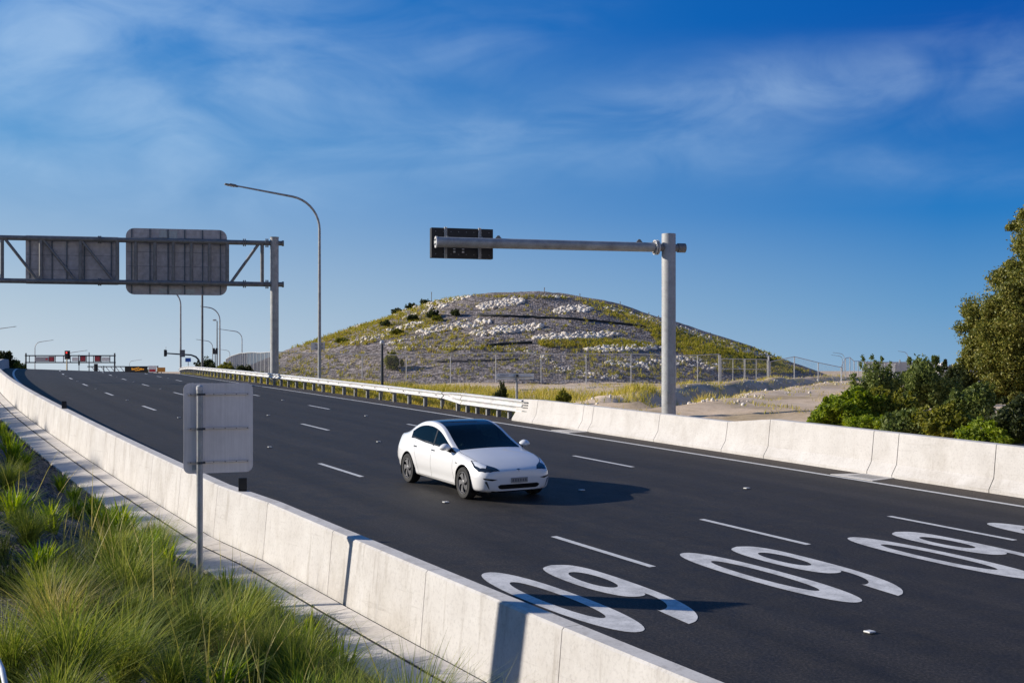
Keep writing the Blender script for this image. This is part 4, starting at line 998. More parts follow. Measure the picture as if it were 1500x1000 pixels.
def fences():
    Y = 104
    X = lambda u, y: (u - 750) / FPX * y
    fence([(X(402, 104), 104), (X(660, 103.5), 103.5), (X(990, 104.5), 104.5), (X(1053, 108), 108)], 'wire_fence', 'long chain-wire fence along the foot of the hill', 2.45, 3.35)
    fence([(X(1128, 110), 110), (X(1233, 113), 113)], 'wire_fence', 'short chain-wire fence right of the gate by the ditch', 1.88, 3.0, pr=.045)
    fence([(X(1233, 113), 113.3), (X(1300, 150), 150), (X(1330, 210), 210)], 'wire_fence', 'chain-wire fence running away behind the feathery shrub', 1.9, 3.0)
    # gate
    a, b = (X(1055, 108), 108), (X(1126, 110), 110); za = float(ground_z([a[0]], [a[1]])[0]); zb = float(ground_z([b[0]], [b[1]])[0])
    root = empty('wire_gate', (a[0], a[1], za), 0, 'pair of framed chain-wire gates between two stout posts', 'gate'); off = root.location
    A = Vector((a[0], a[1], za)) - off; B = Vector((b[0], b[1], zb)) - off; d = B - A
    for p in (A, B): mb = MB(); mb.tube([p + Vector((0, 0, -.3)), p + Vector((0, 0, 2.35))], .075, 12); mb.build('post', M['galv'], root, autosm=40)
    for t0, t1 in ((0.03, 0.49), (0.51, 0.97)):
        p, q = A + d * t0, A + d * t1; mb = MB(); u3 = Vector((0, 0, 1))
        for h in (.12, 1.2, 2.05): mb.tube([p + u3 * h, q + u3 * h], .028, 8)
        for t in (0, .5, 1): w_ = p.lerp(q, t); mb.tube([w_ + u3 * .12, w_ + u3 * 2.05], .028, 8)
        f = mb.build('gate_leaf', M['galv'], root, autosm=40)
        m2 = MB(); m2.add([p + u3 * .12, q + u3 * .12, q + u3 * 2.05, p + u3 * 2.05], [(0, 1, 2, 3)]); m2.build('wire_mesh', M['wire'], f)
    # palisade receding behind the guardrail on the left
    fence([(X(400, 105), 105), (X(362, 122), 122), (X(331, 150), 150)], 'palisade_fence', 'grey palisade fence receding behind the guardrail at the left of the hill', 2.45, 2.6, True, True, False)
fences()
# ------------------------------------------------------------------ the car
def car():
    st = [0.84, 0.80, 0.72, 0.58, 0.36, 0.10, -0.12, -0.28, -0.42, -0.62, -0.95, -1.20, -1.45, -1.75, -2.05, -2.35, -2.62, -2.85, -3.05, -3.22, -3.42, -3.62, -3.75, -3.82, -3.85]
    def crv(pts):
        xs = np.array([p[0] for p in pts][::-1]); ys = np.array([p[1] for p in pts][::-1]); zs = np.array([p[2] for p in pts][::-1])
        return lambda x: (float(np.interp(x, xs, ys)), float(np.interp(x, xs, zs)))
    W = [(.84, .50), (.80, .66), (.72, .785), (.58, .865), (.36, .908), (.10, .922), (-.5, .925), (-2.4, .925), (-3.0, .918), (-3.42, .885), (-3.62, .835), (-3.75, .765), (-3.82, .68), (-3.85, .56)]
    wf = lambda x: float(np.interp(x, [p[0] for p in W][::-1], [p[1] for p in W][::-1]))
    belt = crv([(.84, .44, .615), (.80, .60, .645), (.72, .69, .685), (.58, .755, .735), (.36, .80, .805), (.10, .815, .855), (-.12, .825, .885), (-.28, .835, .905), (-.42, .842, .92), (-.62, .85, .935), (-1.2, .855, .95), (-2.05, .85, .98), (-2.62, .832, 1.02), (-3.05, .795, 1.052), (-3.42, .748, 1.06), (-3.62, .70, 1.055), (-3.75, .64, 1.035), (-3.82, .56, 1.0), (-3.85, .48, .95)])
    ctr = crv([(.84, 0, .645), (.80, 0, .675), (.72, 0, .712), (.58, 0, .762), (.36, 0, .832), (.10, 0, .895), (-.12, 0, .938), (-.28, 0, .963), (-.42, 0, .988), (-.62, 0, 1.078), (-.95, 0, 1.215), (-1.2, 0, 1.326), (-1.45, 0, 1.412), (-1.75, 0, 1.470), (-2.05, 0, 1.482), (-2.35, 0, 1.463), (-2.62, 0, 1.412), (-2.85, 0, 1.345), (-3.05, 0, 1.28), (-3.22, 0, 1.215), (-3.42, 0, 1.15), (-3.62, 0, 1.105), (-3.75, 0, 1.095), (-3.82, 0, 1.055), (-3.85, 0, .98)])
    wtop = crv([(-.42, .848, .93), (-.62, .832, .975), (-.95, .79, 1.115), (-1.2, .75, 1.258), (-1.45, .72, 1.365), (-1.75, .702, 1.430), (-2.05, .697, 1.442), (-2.35, .702, 1.415), (-2.62, .722, 1.335), (-2.85, .765, 1.19), (-3.05, .785, 1.085), (-3.22, .765, 1.07), (-3.42, .735, 1.068)])
    rail = crv([(-.42, .84, .945), (-.62, .81, .99), (-.95, .765, 1.137), (-1.2, .728, 1.276), (-1.45, .70, 1.382), (-1.75, .682, 1.446), (-2.05, .677, 1.458), (-2.35, .682, 1.432), (-2.62, .70, 1.36), (-2.85, .725, 1.255), (-3.05, .715, 1.18), (-3.22, .69, 1.13), (-3.42, .685, 1.085)])
    glass = crv([(-.42, .825, .955), (-.62, .78, 1.005), (-.95, .735, 1.148), (-1.2, .70, 1.286), (-1.45, .672, 1.392), (-1.75, .655, 1.455), (-2.05, .65, 1.467), (-2.35, .655, 1.443), (-2.62, .67, 1.378), (-2.85, .68, 1.30), (-3.05, .655, 1.228), (-3.22, .63, 1.16), (-3.42, .612, 1.095)])
    N = 13; verts = []
    for x in st:
        w = wf(x); by, bz = belt(x); cz = ctr(x)[1]
        endf = np.interp(x, [-3.85, -3.75, -3.5, .5, .75, .84], [1, .6, 0, 0, .5, 1])
        zb = float(np.interp(x, [-3.85, -3.6, -3.2, .4, .7, .84], [.36, .27, .20, .17, .18, .215]))
        p = [(0, zb), (w * .72, zb), (w - .045, zb + .03), (w - .05, zb + .17), (w, .50), (w - .006, .70), (w - .03, .80 if x < .3 else min(.80, bz - .05))]
        if x > .3:
            zz = [zb + .035, zb + .12, .43, .52, min(.60, bz - .045)]
            p[2:7] = [(w - .05, zz[0]), (w - .015, zz[1]), (w, zz[2]), (w - .005, zz[3]), (w - .02 - .5 * (w - by) * .2, zz[4])]
        p.append((by, bz))
        if -3.43 < x < -.4:
            a, b, c = wtop(x), rail(x), glass(x)
            p += [a, b, c, (c[0] * .55, c[1] + (cz - c[1]) * .72), (0, cz)]
        else:
            hz = lambda t: bz + (cz - bz) * (1 - (1 - t)**2.0)
            p += [(by * .90, hz(.12)), (by * .80, hz(.25)), (by * .66, hz(.42)), (by * .36, hz(.80)), (0, cz)]
        # rounding of the nose and tail plan: pull the outer points back a little
        for i, (y, z) in enumerate(p):
            pull = 0.0
            if x > .5: pull = -0.05 * (x - .5) / .34 * (0.6 * (abs(z - .45) / .25)**2)
            if x == -.42 and z > .9: pull = -.10 * (y / .82)**2 + .05
            verts.append((x + pull, y, z))
    ns = len(st)
    bm = bmesh.new(); Lv = []; Rv = []
    for i in range(ns):
        l = []; r = []
        for j in range(N):
            x, y, z = verts[i * N + j]
            a = bm.verts.new((x, y, z)); l.append(a); r.append(a if y == 0 else bm.verts.new((x, -y, z)))
        Lv.append(l); Rv.append(r)
    for i in range(ns - 1):
        for j in range(N - 1):
            mi = 0
            xm = (st[i] + st[i + 1]) / 2
            if j == 7 and -2.9 < xm < -.42: mi = 1                          # side glass
            elif j >= 10 and -3.42 < xm < -.42: mi = 2 if xm > -1.45 else (4 if xm < -2.62 else 3)   # windscreen, roof, rear glass
            elif j <= 0: mi = 5
            for S, fl in ((Lv, False), (Rv, True)):
                q = [S[i][j], S[i + 1][j], S[i + 1][j + 1], S[i][j + 1]]
                if fl: q.reverse()
                try: f = bm.faces.new(q); f.material_index = mi; f.smooth = True
                except ValueError: pass
    for i in (0, ns - 1):
        for j in range(N - 1):
            q = [Lv[i][j], Lv[i][j + 1], Rv[i][j + 1], Rv[i][j]]
            q2 = []
            for v_ in q:
                if v_ not in q2: q2.append(v_)
            if i: q2.reverse()
            f = bm.faces.new(q2); f.smooth = True
    bmesh.ops.recalc_face_normals(bm, faces=bm.faces[:])
    me = bpy.data.meshes.new('car_cage'); bm.to_mesh(me); bm.free()
    tmp = bpy.data.objects.new('car_cage', me); COL.objects.link(tmp)
    md = tmp.modifiers.new('s', 'SUBSURF'); md.levels = 3; md.render_levels = 3
    dg = bpy.context.evaluated_depsgraph_get(); ev = tmp.evaluated_get(dg); hm = bpy.data.meshes.new_from_object(ev)
    bpy.data.objects.remove(tmp); bpy.data.meshes.remove(me)
    bm = bmesh.new(); bm.from_mesh(hm); bpy.data.meshes.remove(hm)
    bvh = BVHTree.FromBMesh(bm)
    AX = (0.0, -2.875); WR = 0.335; AR = 0.385
    # wheel arches: drop the faces inside the arch circle, then snap the rim of the hole onto it
    for ax in AX:
        inside = lambda co: (co.x - ax)**2 + (co.z - WR)**2 < AR * AR and abs(co.y) > .55
        dele = [f for f in bm.faces if all(inside(v_.co) for v_ in f.verts) or (inside(f.calc_center_median()))]
        edge_v = set(v_ for f in dele for v_ in f.verts)
        bmesh.ops.delete(bm, geom=dele, context='FACES')
        for v_ in edge_v:
            if v_.is_valid and v_.link_faces:
                d = math.hypot(v_.co.x - ax, v_.co.z - WR)
                if d > 1e-4 and abs(v_.co.y) > .5 and v_.co.z > .24:
                    v_.co.x = ax + (v_.co.x - ax) * AR / d; v_.co.z = WR + (v_.co.z - WR) * AR / d
    root = empty('parked_car', (0, 0, 0), 0); root.name = 'car'
    tag(root, 'white electric sedan with dark glass roof driving towards the camera in the second lane', 'car')
    def part(mi, name, mat, filt=None):
        b2 = bm.copy(); bmesh.ops.delete(b2, geom=[f for f in b2.faces if not (f.material_index == mi and (filt is None or filt(f.calc_center_median())))], context='FACES')
        if not b2.faces: b2.free(); return None
        m_ = bpy.data.meshes.new(name); b2.to_mesh(m_); b2.free(); m_.materials.append(M[mat])
        for p in m_.polygons: p.use_smooth = True; p.material_index = 0
        o = bpy.data.objects.new(name, m_); COL.objects.link(o); o.parent = root; return o
    body = part(0, 'body', 'car'); part(5, 'underbody', 'trim')
    part(1, 'side_window', 'glass', lambda c: c.y > 0); part(1, 'side_window', 'glass', lambda c: c.y < 0)
    part(2, 'windscreen', 'glass'); part(3, 'glass_roof', 'roofglass'); part(4, 'rear_window', 'roofglass')
    bm.free()
    # patches laid onto the body surface
    def cast(o, d):
        h = bvh.ray_cast(Vector(o), Vector(d).normalized()); return h[0], h[1]
    def patch(name, mat, pts2, to3, d, off=0.004, parent=root, cuts=4):
        b = bmesh.new(); vs = [b.verts.new((p[0], p[1], 0)) for p in pts2]; b.faces.new(vs)
        bmesh.ops.triangulate(b, faces=b.faces[:]); bmesh.ops.subdivide_edges(b, edges=b.edges[:], cuts=cuts, use_grid_fill=True)
        bmesh.ops.triangulate(b, faces=b.faces[:])
        bad = []
        for v_ in b.verts:
            h, n = cast(to3(v_.co.x, v_.co.y), d)
            if h is None: bad.append(v_)
            else:
                if n.dot(Vector(d)) > 0: n = -n
                v_.co = h + n * off
        bmesh.ops.delete(b, geom=bad, context='VERTS')
        m_ = bpy.data.meshes.new(name); b.to_mesh(m_); b.free(); m_.materials.append(M[mat])
        for p in m_.polygons: p.use_smooth = True
        o = bpy.data.objects.new(name, m_); COL.objects.link(o); o.parent = parent; return o
    front = lambda a, b: (2.0, a, b); fd = (-1, 0, 0)
    def topv(a, b): return (a, b, 3.0)
    td = (0, 0, -1)
    for sg in (-1, 1):
        # headlamps: seen in plan (x, y), wrapping from the nose corner back along the wing
        hp = [(.80, .44), (.79, .55), (.765, .645), (.69, .745), (.56, .815), (.38, .838), (.19, .815), (.28, .772), (.42, .722), (.52, .665), (.60, .595), (.69, .50)]
        h = patch('headlight', 'lamp', [(x, sg * y) for x, y in (hp if sg > 0 else hp[::-1])], topv, td, .005, cuts=5)
        rp = [(.66, .70), (.56, .775), (.40, .812), (.24, .805), (.33, .765), (.46, .715), (.58, .645)]
        patch('reflector', 'reflector', [(x, sg * y) for x, y in (rp if sg > 0 else rp[::-1])], topv, td, .009, h)
        # corner slots of the bumper
        fp = [(.50, .475), (.74, .500), (.785, .505), (.77, .475), (.62, .448)]
        patch('bumper_slot', 'trim', [(sg * a, b) for a, b in fp], front, fd, .005)
        patch('bumper_crease', 'seam', [(sg * a, b) for a, b in ((.72, .44), (.76, .43), (.69, .30), (.66, .27))], front, fd, .003)
    patch('lower_grille', 'trim', [(-.50, .335), (-.44, .365), (.44, .365), (.50, .335), (.46, .285), (.40, .27), (-.40, .27), (-.46, .285)], front, fd, .005, cuts=6)
    em = patch('emblem', 'chrome', [(-.035, .628), (-.045, .642), (0, .650), (.045, .642), (.035, .628), (.012, .634), (0, .575), (-.012, .634)], lambda a, b: (2.0, a, b + .02), fd, .006)
    h, n = cast((2, 0, .455), fd); pc = h
    mb = MB(); mb.box((pc.x + .012, 0, .445), (.012, .40, .105), bev=.004); pl = mb.build('number_plate', M['plate'], root)
    mb = MB()
    rr = random.Random(5)
    for k in range(6): mb.box((pc.x + .0185, -.15 + k * .06, .445), (.002, .034, .055))
    mb.build('plate_marks', M['platetext'], pl)
    patch('front_lip', 'trim', [(-.62, .232), (.62, .232), (.60, .205), (-.60, .205)], front, fd, .004, cuts=6)
    # seams as thin strips on the skin
    def seam(pts, to3, d, wd=.007, mat='seam', name='panel_seam', off=.0015):
        P = []
        for (a0, b0), (a1, b1) in zip(pts[:-1], pts[1:]):
            n = max(2, int(math.hypot(a1 - a0, b1 - b0) / .04))
            for i in range(n): P.append((a0 + (a1 - a0) * i / n, b0 + (b1 - b0) * i / n))
        P.append(pts[-1]); vs = []
        for i, p in enumerate(P):
            q0, q1 = P[max(i - 1, 0)], P[min(i + 1, len(P) - 1)]; tx, ty = q1[0] - q0[0], q1[1] - q0[1]; L = math.hypot(tx, ty) or 1
            for s_ in (-1, 1):
                h, n = cast(to3(p[0] - ty / L * wd / 2 * s_, p[1] + tx / L * wd / 2 * s_), d)
                if h is None: h = Vector((0, 0, .5)); n = Vector((0, 0, 1))
                if n.dot(Vector(d)) > 0: n = -n
                vs.append(h + n * off)
        mb = MB(); mb.add(vs, [(2 * i, 2 * i + 1, 2 * i + 3, 2 * i + 2) for i in range(len(P) - 1)]); return mb.build(name, M[mat], root, smooth=True)
    for sg in (-1, 1):
        side = lambda a, b, sg=sg: (a, 3.0 * sg, b); sd = (0, -sg, 0)
        seam([(-.50, .925), (-.50, .60), (-.46, .36), (-.44, .27)], side, sd)
        seam([(-1.60, .96), (-1.60, .55), (-1.62, .27)], side, sd)
        seam([(-2.56, 1.0), (-2.52, .78), (-2.36, .56), (-2.32, .30)], side, sd)
        seam([(-.44, .275), (-2.32, .275)], side, sd)
        seam([(-1.585, .965), (-1.565, 1.315)], side, sd, .06, 'trim', 'door_pillar', .004)
        xs = np.linspace(-.56, -2.84, 30)
        seam([(x, belt(x)[1] + .030) for x in xs], side, sd, .032, 'trim', 'window_trim', .003)
        for x0 in (-1.42, -2.38):
            hp = [(x0, .87), (x0 - .06, .878), (x0 - .21, .88), (x0 - .21, .858), (x0 - .06, .852)]
            patch('door_handle', 'trim', [(x, z) for x, z in (hp if sg < 0 else hp[::-1])], side, sd, .006, cuts=2)
        patch('side_camera', 'trim', [(-.28, .73), (-.36, .735), (-.36, .715), (-.29, .71)], side, sd, .005, cuts=1)
        seam([(.60, sg * .655), (.40, sg * .735), (.10, sg * .765), (-.30, sg * .775), (-.47, sg * .77)], topv, td, .008)
        # mirror
        mb = MB(); b = bmesh.new(); bmesh.ops.create_uvsphere(b, u_segments=20, v_segments=12, radius=1)
        for v_ in b.verts:
            x, y, z = v_.co; x *= .13 if x > 0 else .06; y *= .135 * (1 - .25 * max(0, z)); z *= .085 if z > 0 else .07
            v_.co = (x, y, z)
        b.verts.index_update(); mb.add([Vector((-.72, sg * .985, 1.01)) + v_.co for v_ in b.verts], [tuple(q.index for q in f.verts) for f in b.faces]); b.free()
        mir = mb.build('mirror', M['car'], root, smooth=True)
        mb = MB(); mb.tube([(-.70, sg * .82, .92), (-.72, sg * .90, .955), (-.72, sg * .97, .985)], [.05, .04, .035], 10); mb.build('mirror_arm', M['trim'], mir)
        # tail lamp and arch liner
        patch('tail_light', 'taillight', [(-.58 * sg - 0, .93), (-.60 * sg, .97), (-.40 * sg, .99), (-.36 * sg, .95)], lambda a, b: (-6, -a, b), (1, 0, 0), .004)
        for ax in AX:
            mb = MB(); vs = []; n = 20
            for i in range(n + 1):
                t = R(-25 + 230 * i / n); vs += [(ax + AR * math.cos(t), sg * .905, WR + AR * math.sin(t)), (ax + AR * math.cos(t), sg * .50, WR + AR * math.sin(t))]
            k = len(vs); vs.append((ax, sg * .50, WR)); fs = [(2 * i, 2 * i + 1, 2 * i + 3, 2 * i + 2) for i in range(n)] + [(2 * i + 1, k, 2 * i + 3) for i in range(n)]
            mb.add(vs, fs); mb.build('arch_liner', M['trim'], root)
    # wheels: one built, three copied
    wroot = empty('wheel', (0, 0, 0)); wroot.parent = root
    mb = MB(); Mx = Matrix.Rotation(R(90), 3, 'X')     # local z -> -y
    tp = [(.235, -.105), (.27, -.115), (.315, -.11), (.330, -.085), (.335, -.04), (.335, .04), (.330, .085), (.315, .11), (.27, .115), (.235, .105), (.235, -.105)]
    mb.lathe(tp, 48, Mx); mb.build('tyre', M['tyre'], wroot, autosm=50)
    mb = MB(); mb.lathe([(.238, .10), (.232, .113), (.222, .112), (.218, .10), (.218, -.05), (0, -.05)], 48, Mx); mb.build('rim_barrel', M['rimdark'], wroot, autosm=40)
    mb = MB(); mb.lathe([(.236, .104), (.233, .116), (.222, .117), (.214, .106)], 48, Mx)
    sp = []
    for k in range(5):
        a0 = 2 * math.pi * k / 5
        def P2(r_, a, y): return (r_ * math.cos(a0 + a), -y, r_ * math.sin(a0 + a))
        prof = [(.05, -.55, .62), (.10, -.30, .52), (.15, -.12, .60), (.19, .02, .78), (.222, .06, .98)]
        vs = []
        for r_, a, b_ in prof: vs += [P2(r_, a, .098), P2(r_, b_, .106), P2(r_, b_, .06), P2(r_, a, .06)]
        fs = []
        for i in range(len(prof) - 1):
            for j in range(4): fs.append((i * 4 + j, i * 4 + (j + 1) % 4, i * 4 + 4 + (j + 1) % 4, i * 4 + 4 + j))
        mb.add(vs, fs)
    mb.lathe([(0, .112), (.045, .112), (.062, .104), (.062, .06)], 24, Mx); mb.build('rim', M['rim'], wroot, autosm=40)
    first = True
    for ax in AX:
        for sg in (-1, 1):
            w_ = wroot if first else copy_tree(wroot, root)
            first = False; w_.location = (ax, sg * .80, WR); w_.rotation_euler = (0, R(23 * (ax + sg)), R(180) if sg > 0 else 0)
    # cabin: seats, dash, wheel; and a driver on the right-hand side
    for y in (-.37, .37):
        mb = MB(); mb.box((-1.75, y, .62), (.50, .50, .14), bev=.05); mb.box((-2.02, y, .92), (.13, .48, .60), Matrix.Rotation(R(-14), 3, 'Y'), bev=.05); mb.box((-2.11, y, 1.245), (.09, .26, .17), Matrix.Rotation(R(-10), 3, 'Y'), bev=.04); mb.build('seat', M['seat'], root)
    mb = MB(); mb.box((-2.85, 0, .85), (.15, 1.2, .6), Matrix.Rotation(R(-20), 3, 'Y'), bev=.05); mb.build('rear_seat', M['seat'], root)
    mb = MB(); mb.box((-.93, 0, .86), (.42, 1.38, .16), bev=.05); mb.box((-.98, 0, .99), (.02, .36, .2), bev=.008); mb.build('dashboard', M['seat'], root)
    mb = MB(); c = Vector((-1.28, -.37, .93)); ring = []
    for i in range(25):
        t = 2 * math.pi * i / 24; ring.append(c + Vector((.07 * math.sin(t), .175 * math.cos(t), .16 * math.sin(t))))
    mb.tube(ring, .016, 8, cap=False); mb.tube([c, c + Vector((.25, 0, -.08))], .03, 8); mb.box(c, (.03, .30, .05), bev=.01); mb.build('steering_wheel', M['seat'], root)
    # place on the road
    sc_ = -41.17; wc = -2.0
    fwd = (V(sc_ - 1.4, wc) - V(sc_ + 1.4, wc)).normalized(); lft = (V(sc_, wc + 1) - V(sc_, wc - 1)).normalized()
    up = fwd.cross(lft).normalized(); lft = up.cross(fwd)
    pos = V(sc_, wc, 0.002) + fwd * 1.4375
    Mw = Matrix((fwd, lft, up)).transposed().to_4x4() @ Matrix.Diagonal((1.012, 1.012, 1.03, 1)); Mw.translation = pos
    root.matrix_world = Mw
    bpy.context.view_layer.update()
    return root, Mw
CAR, CARM = car()
def driver():
    root = empty('person', (0, 0, 0), 0, 'driver in a dark shirt with hands on the steering wheel, behind the tinted windscreen', 'person')
    J = [(-1.80, -.37, .70, .15), (-1.86, -.37, .85, .145), (-1.93, -.37, 1.02, .155), (-1.95, -.37, 1.12, .075), (-1.93, -.37, 1.17, .055), (-1.91, -.37, 1.235, .078), (-1.91, -.37, 1.315, .068),
         (-1.92, -.55, 1.05, .065), (-1.72, -.61, .88, .05), (-1.45, -.53, .95, .036), (-1.33, -.50, .99, .028),
         (-1.92, -.19, 1.05, .065), (-1.72, -.14, .88, .05), (-1.45, -.21, .95, .036), (-1.33, -.24, .99, .028),
         (-1.62, -.47, .73, .095), (-1.28, -.47, .70, .07), (-1.62, -.27, .73, .095), (-1.28, -.27, .70, .07)]
    E_ = [(0, 1), (1, 2), (2, 3), (3, 4), (4, 5), (5, 6), (2, 7), (7, 8), (8, 9), (9, 10), (2, 11), (11, 12), (12, 13), (13, 14), (0, 15), (15, 16), (0, 17), (17, 18)]
    me = bpy.data.meshes.new('body'); me.from_pydata([j[:3] for j in J], E_, []); o = bpy.data.objects.new('body', me); COL.objects.link(o)
    o.modifiers.new('skin', 'SKIN'); sv = me.skin_vertices[0].data
    for i, j in enumerate(J): sv[i].radius = (j[3], j[3])
    sv[0].use_root = True
    o.modifiers.new('sub', 'SUBSURF').levels = 2
    dg = bpy.context.evaluated_depsgraph_get(); m2 = bpy.data.meshes.new_from_object(o.evaluated_get(dg)); bpy.data.objects.remove(o)
    m2.materials.clear(); m2.materials.append(M['skin']); m2.materials.append(M['shirt'])
    for p in m2.polygons:
        p.use_smooth = True; c = p.center; p.material_index = 0 if (c.z > 1.15 or c.x > -1.42 and c.z > .85) else 1
    b = bpy.data.objects.new('body', m2); COL.objects.link(b); b.parent = root
    mb = MB(); mb.lathe([(.0, .10), (.05, .09), (.078, .05), (.084, 0), (.08, -.03)], 16); mb.build('hair', M['hair'], root, smooth=True, loc=(-1.925, -.37, 1.31))
    root.matrix_world = CARM
driver()
# ------------------------------------------------------------------ vegetation
def blades(n, h, r0, lean, width, droop=0.35, rows=5, hvar=0.35, rng=RNG, base=None):
    """n curved tapering blades growing from a disc of radius r0; returns verts, quads"""
    ph = rng.uniform(0, 2 * np.pi, n); rb = r0 * np.sqrt(rng.uniform(0, 1, n)); bp = rng.uniform(0, 2 * np.pi, n)
    L = h * (1 - hvar * rng.uniform(0, 1, n)); ln = lean * np.abs(rng.normal(0.75, 0.45, n)); dr = droop * rng.uniform(0.2, 1.6, n)
    W = width * rng.uniform(0.6, 1.25, n); tw = rng.normal(0, 0.5, n)
    t = np.linspace(0, 1, rows)[None]; out = (ln[:, None] * t**1.3 + 0.5 * dr[:, None] * t**2.6) * L[:, None]
    z = L[:, None] * (t * np.cos(np.minimum(ln, 1.2))[:, None] ** .5 - dr[:, None] * 0.55 * t**2.6)
    px = (rb * np.cos(bp))[:, None] + np.cos(ph)[:, None] * out; py = (rb * np.sin(bp))[:, None] + np.sin(ph)[:, None] * out
    wv = W[:, None] * (1 - t**1.8 * 0.95) * (0.6 + 0.8 * np.minimum(t * 4, 1)) * 0.5
    ax = -np.sin(ph + tw)[:, None] * wv; ay = np.cos(ph + tw)[:, None] * wv
    if base is not None:
        px = px + base[:, 0:1]; py = py + base[:, 1:2]; z = z + base[:, 2:3]
    a = np.stack([px - ax, py - ay, z], -1); b = np.stack([px + ax, py + ay, z], -1)
    v = np.stack([a, b], 2).reshape(-1, 3)                      # n, rows, 2
    i = np.arange(n)[:, None] * rows * 2 + np.arange(rows - 1)[None] * 2; i = i.ravel()
    return v, np.stack([i, i + 1, i + 3, i + 2], 1)
def tussocks():
    protos = {}
    specs = {'fine': (560, .95, .10, .62, .0066, .42, 'tussock'), 'strap': (110, .80, .11, .46, .024, .28, 'straps'), 'straw': (520, .95, .10, .66, .0062, .45, 'straw'), 'sedge': (210, .62, .14, .55, .009, .25, 'darkgrass')}
    for k, (n, h, r0, le, wd, dr, mt) in specs.items():
        protos[k] = []
        for q in range(4):
            v, f = blades(n, h * (0.9 + .08 * q), r0, le, wd, dr, 6)
            o = np_mesh('tussock', v, f, M[mt], smooth=True); protos[k].append(o.data); bpy.data.objects.remove(o)
    labs = {'straw': ('pale straw-coloured tussock on the bank above the path', 'straw tussocks on the bank'), 'fine': ('fine-leaved pale green grass tussock on the bank above the path', 'fine tussocks on the bank'),
            'strap': ('bright green strap-leaved clump along the edge of the path', 'strap-leaved clumps by the path'),
            'sedge': ('dark narrow-leaved sedge clump on the bank above the path', 'dark sedge clumps on the bank')}
    r = random.Random(21); placed = []
    def put(kind, s_, w_, sc, rot=None, label=None):
        p = PT(s_, w_); z = float(ground_z([p[0]], [p[1]], (np.array([s_]), np.array([w_])))[0])
        uu = 750 + FPX * p[0] / p[1]; vv = V0 - FPX * z / p[1]
        if label is None and abs(uu - 292) < 34 and 838 < vv < 925: return
        o = bpy.data.objects.new('tussock', protos[kind][r.randrange(4)]); COL.objects.link(o)
        o.location = (p[0], p[1], z - .03); o.rotation_euler = (r.uniform(-.12, .12), r.uniform(-.12, .12), r.uniform(0, 6.3)); o.scale = (sc * r.uniform(.9, 1.1),) * 2 + (sc,)
        tag(o, label or labs[kind][0], 'grass clump', None if label else labs[kind][1]); placed.append((s_, w_))
    def sw_of(u, v, dz=-2.5):
        """bank position under an image point"""
        best = None
        for Y in np.arange(4, 60, .15):
            p = at(u, v, Y); g = float(ground_z([p.x], [p.y])[0])
            if p.z <= g: s_, w_ = nearest([p.x], [p.y]); return float(s_[0]), float(w_[0]), p
        return None
    # clumps that can be picked out in the photograph: (kind, u, v of the foot, scale)
    named = [('straw', 80, 950, .92, 'big pale sunlit tussock at the lower left corner of the bank'), ('strap', 298, 872, .5, 'sunlit strap-leaved clump at the foot of the aluminium sign post'),
             ('sedge', 480, 975, 1.25, 'dark twiggy clump leaning over the path at the bottom of the frame')]
    for k, u, v, sc, lab in named:
        q = sw_of(u, v)
        if q: put(k, q[0], q[1], sc, None, lab)
    more = [('fine', 10, 1010, .85), ('fine', 180, 1010, .85), ('fine', 250, 1030, .8), ('straw', 330, 1000, .8), ('sedge', 200, 890, 1.1), ('fine', 250, 905, .9), ('sedge', 390, 960, 1.1), ('sedge', 430, 1000, 1.1), ('sedge', 340, 920, 1.0), ('sedge', 270, 940, 1.1),
            ('strap', 150, 790, .95), ('strap', 175, 800, .9), ('strap', 215, 830, .9), ('strap', 240, 850, .9), ('strap', 330, 890, .9), ('strap', 370, 910, .85), ('strap', 395, 930, .8), ('strap', 110, 760, .75), ('strap', 75, 780, .7), ('sedge', 150, 830, .9), ('fine', 40, 800, .7), ('strap', 20, 770, .8), ('strap', 20, 680, .95), ('strap', 35, 690, .7), ('fine', 10, 720, .85), ('strap', 5, 640, .9), ('strap', 190, 850, .8), ('sedge', 100, 850, .9), ('strap', 60, 850, .7), ('fine', 120, 895, .8), ('sedge', 20, 870, 1.0), ('fine', 380, 1010, .9), ('fine', 100, 1030, 1.0), ('sedge', 460, 935, .7), ('strap', 420, 950, .7), ('strap', 260, 870, .8), ('strap', 320, 950, .8),('fine', 200, 950, .8), ('sedge', 150, 940, .9)]
    for k, u, v, sc in more:
        q = sw_of(u, v)
        if q: put(k, q[0], q[1], sc)
    s_ = -63.5
    while s_ < -6:
        gap = (-10 < 750 + FPX * PT(s_, -9.7)[0] / PT(s_, -9.7)[1] < 175)
        if not gap or r.random() < .22: put('strap' if r.random() < .62 else ('sedge' if r.random() < .6 else 'fine'), s_, (-10.28 if s_ < -44 else -10.3) - abs(r.gauss(0, .25)), r.uniform(.8, 1.15) if s_ < -44 else r.uniform(.6, .9))
        s_ += r.uniform(.45, .95) if s_ < -42 else r.uniform(.8, 1.7)
    for k in range(20): put(r.choice(('fine', 'fine', 'sedge')), r.uniform(-61, -50.5), r.uniform(-12.6, -11.4), r.uniform(.95, 1.2))
    # the rest of the planting, mostly outside the frame to the left: it throws the shadows on the path and wall
    tries = 0
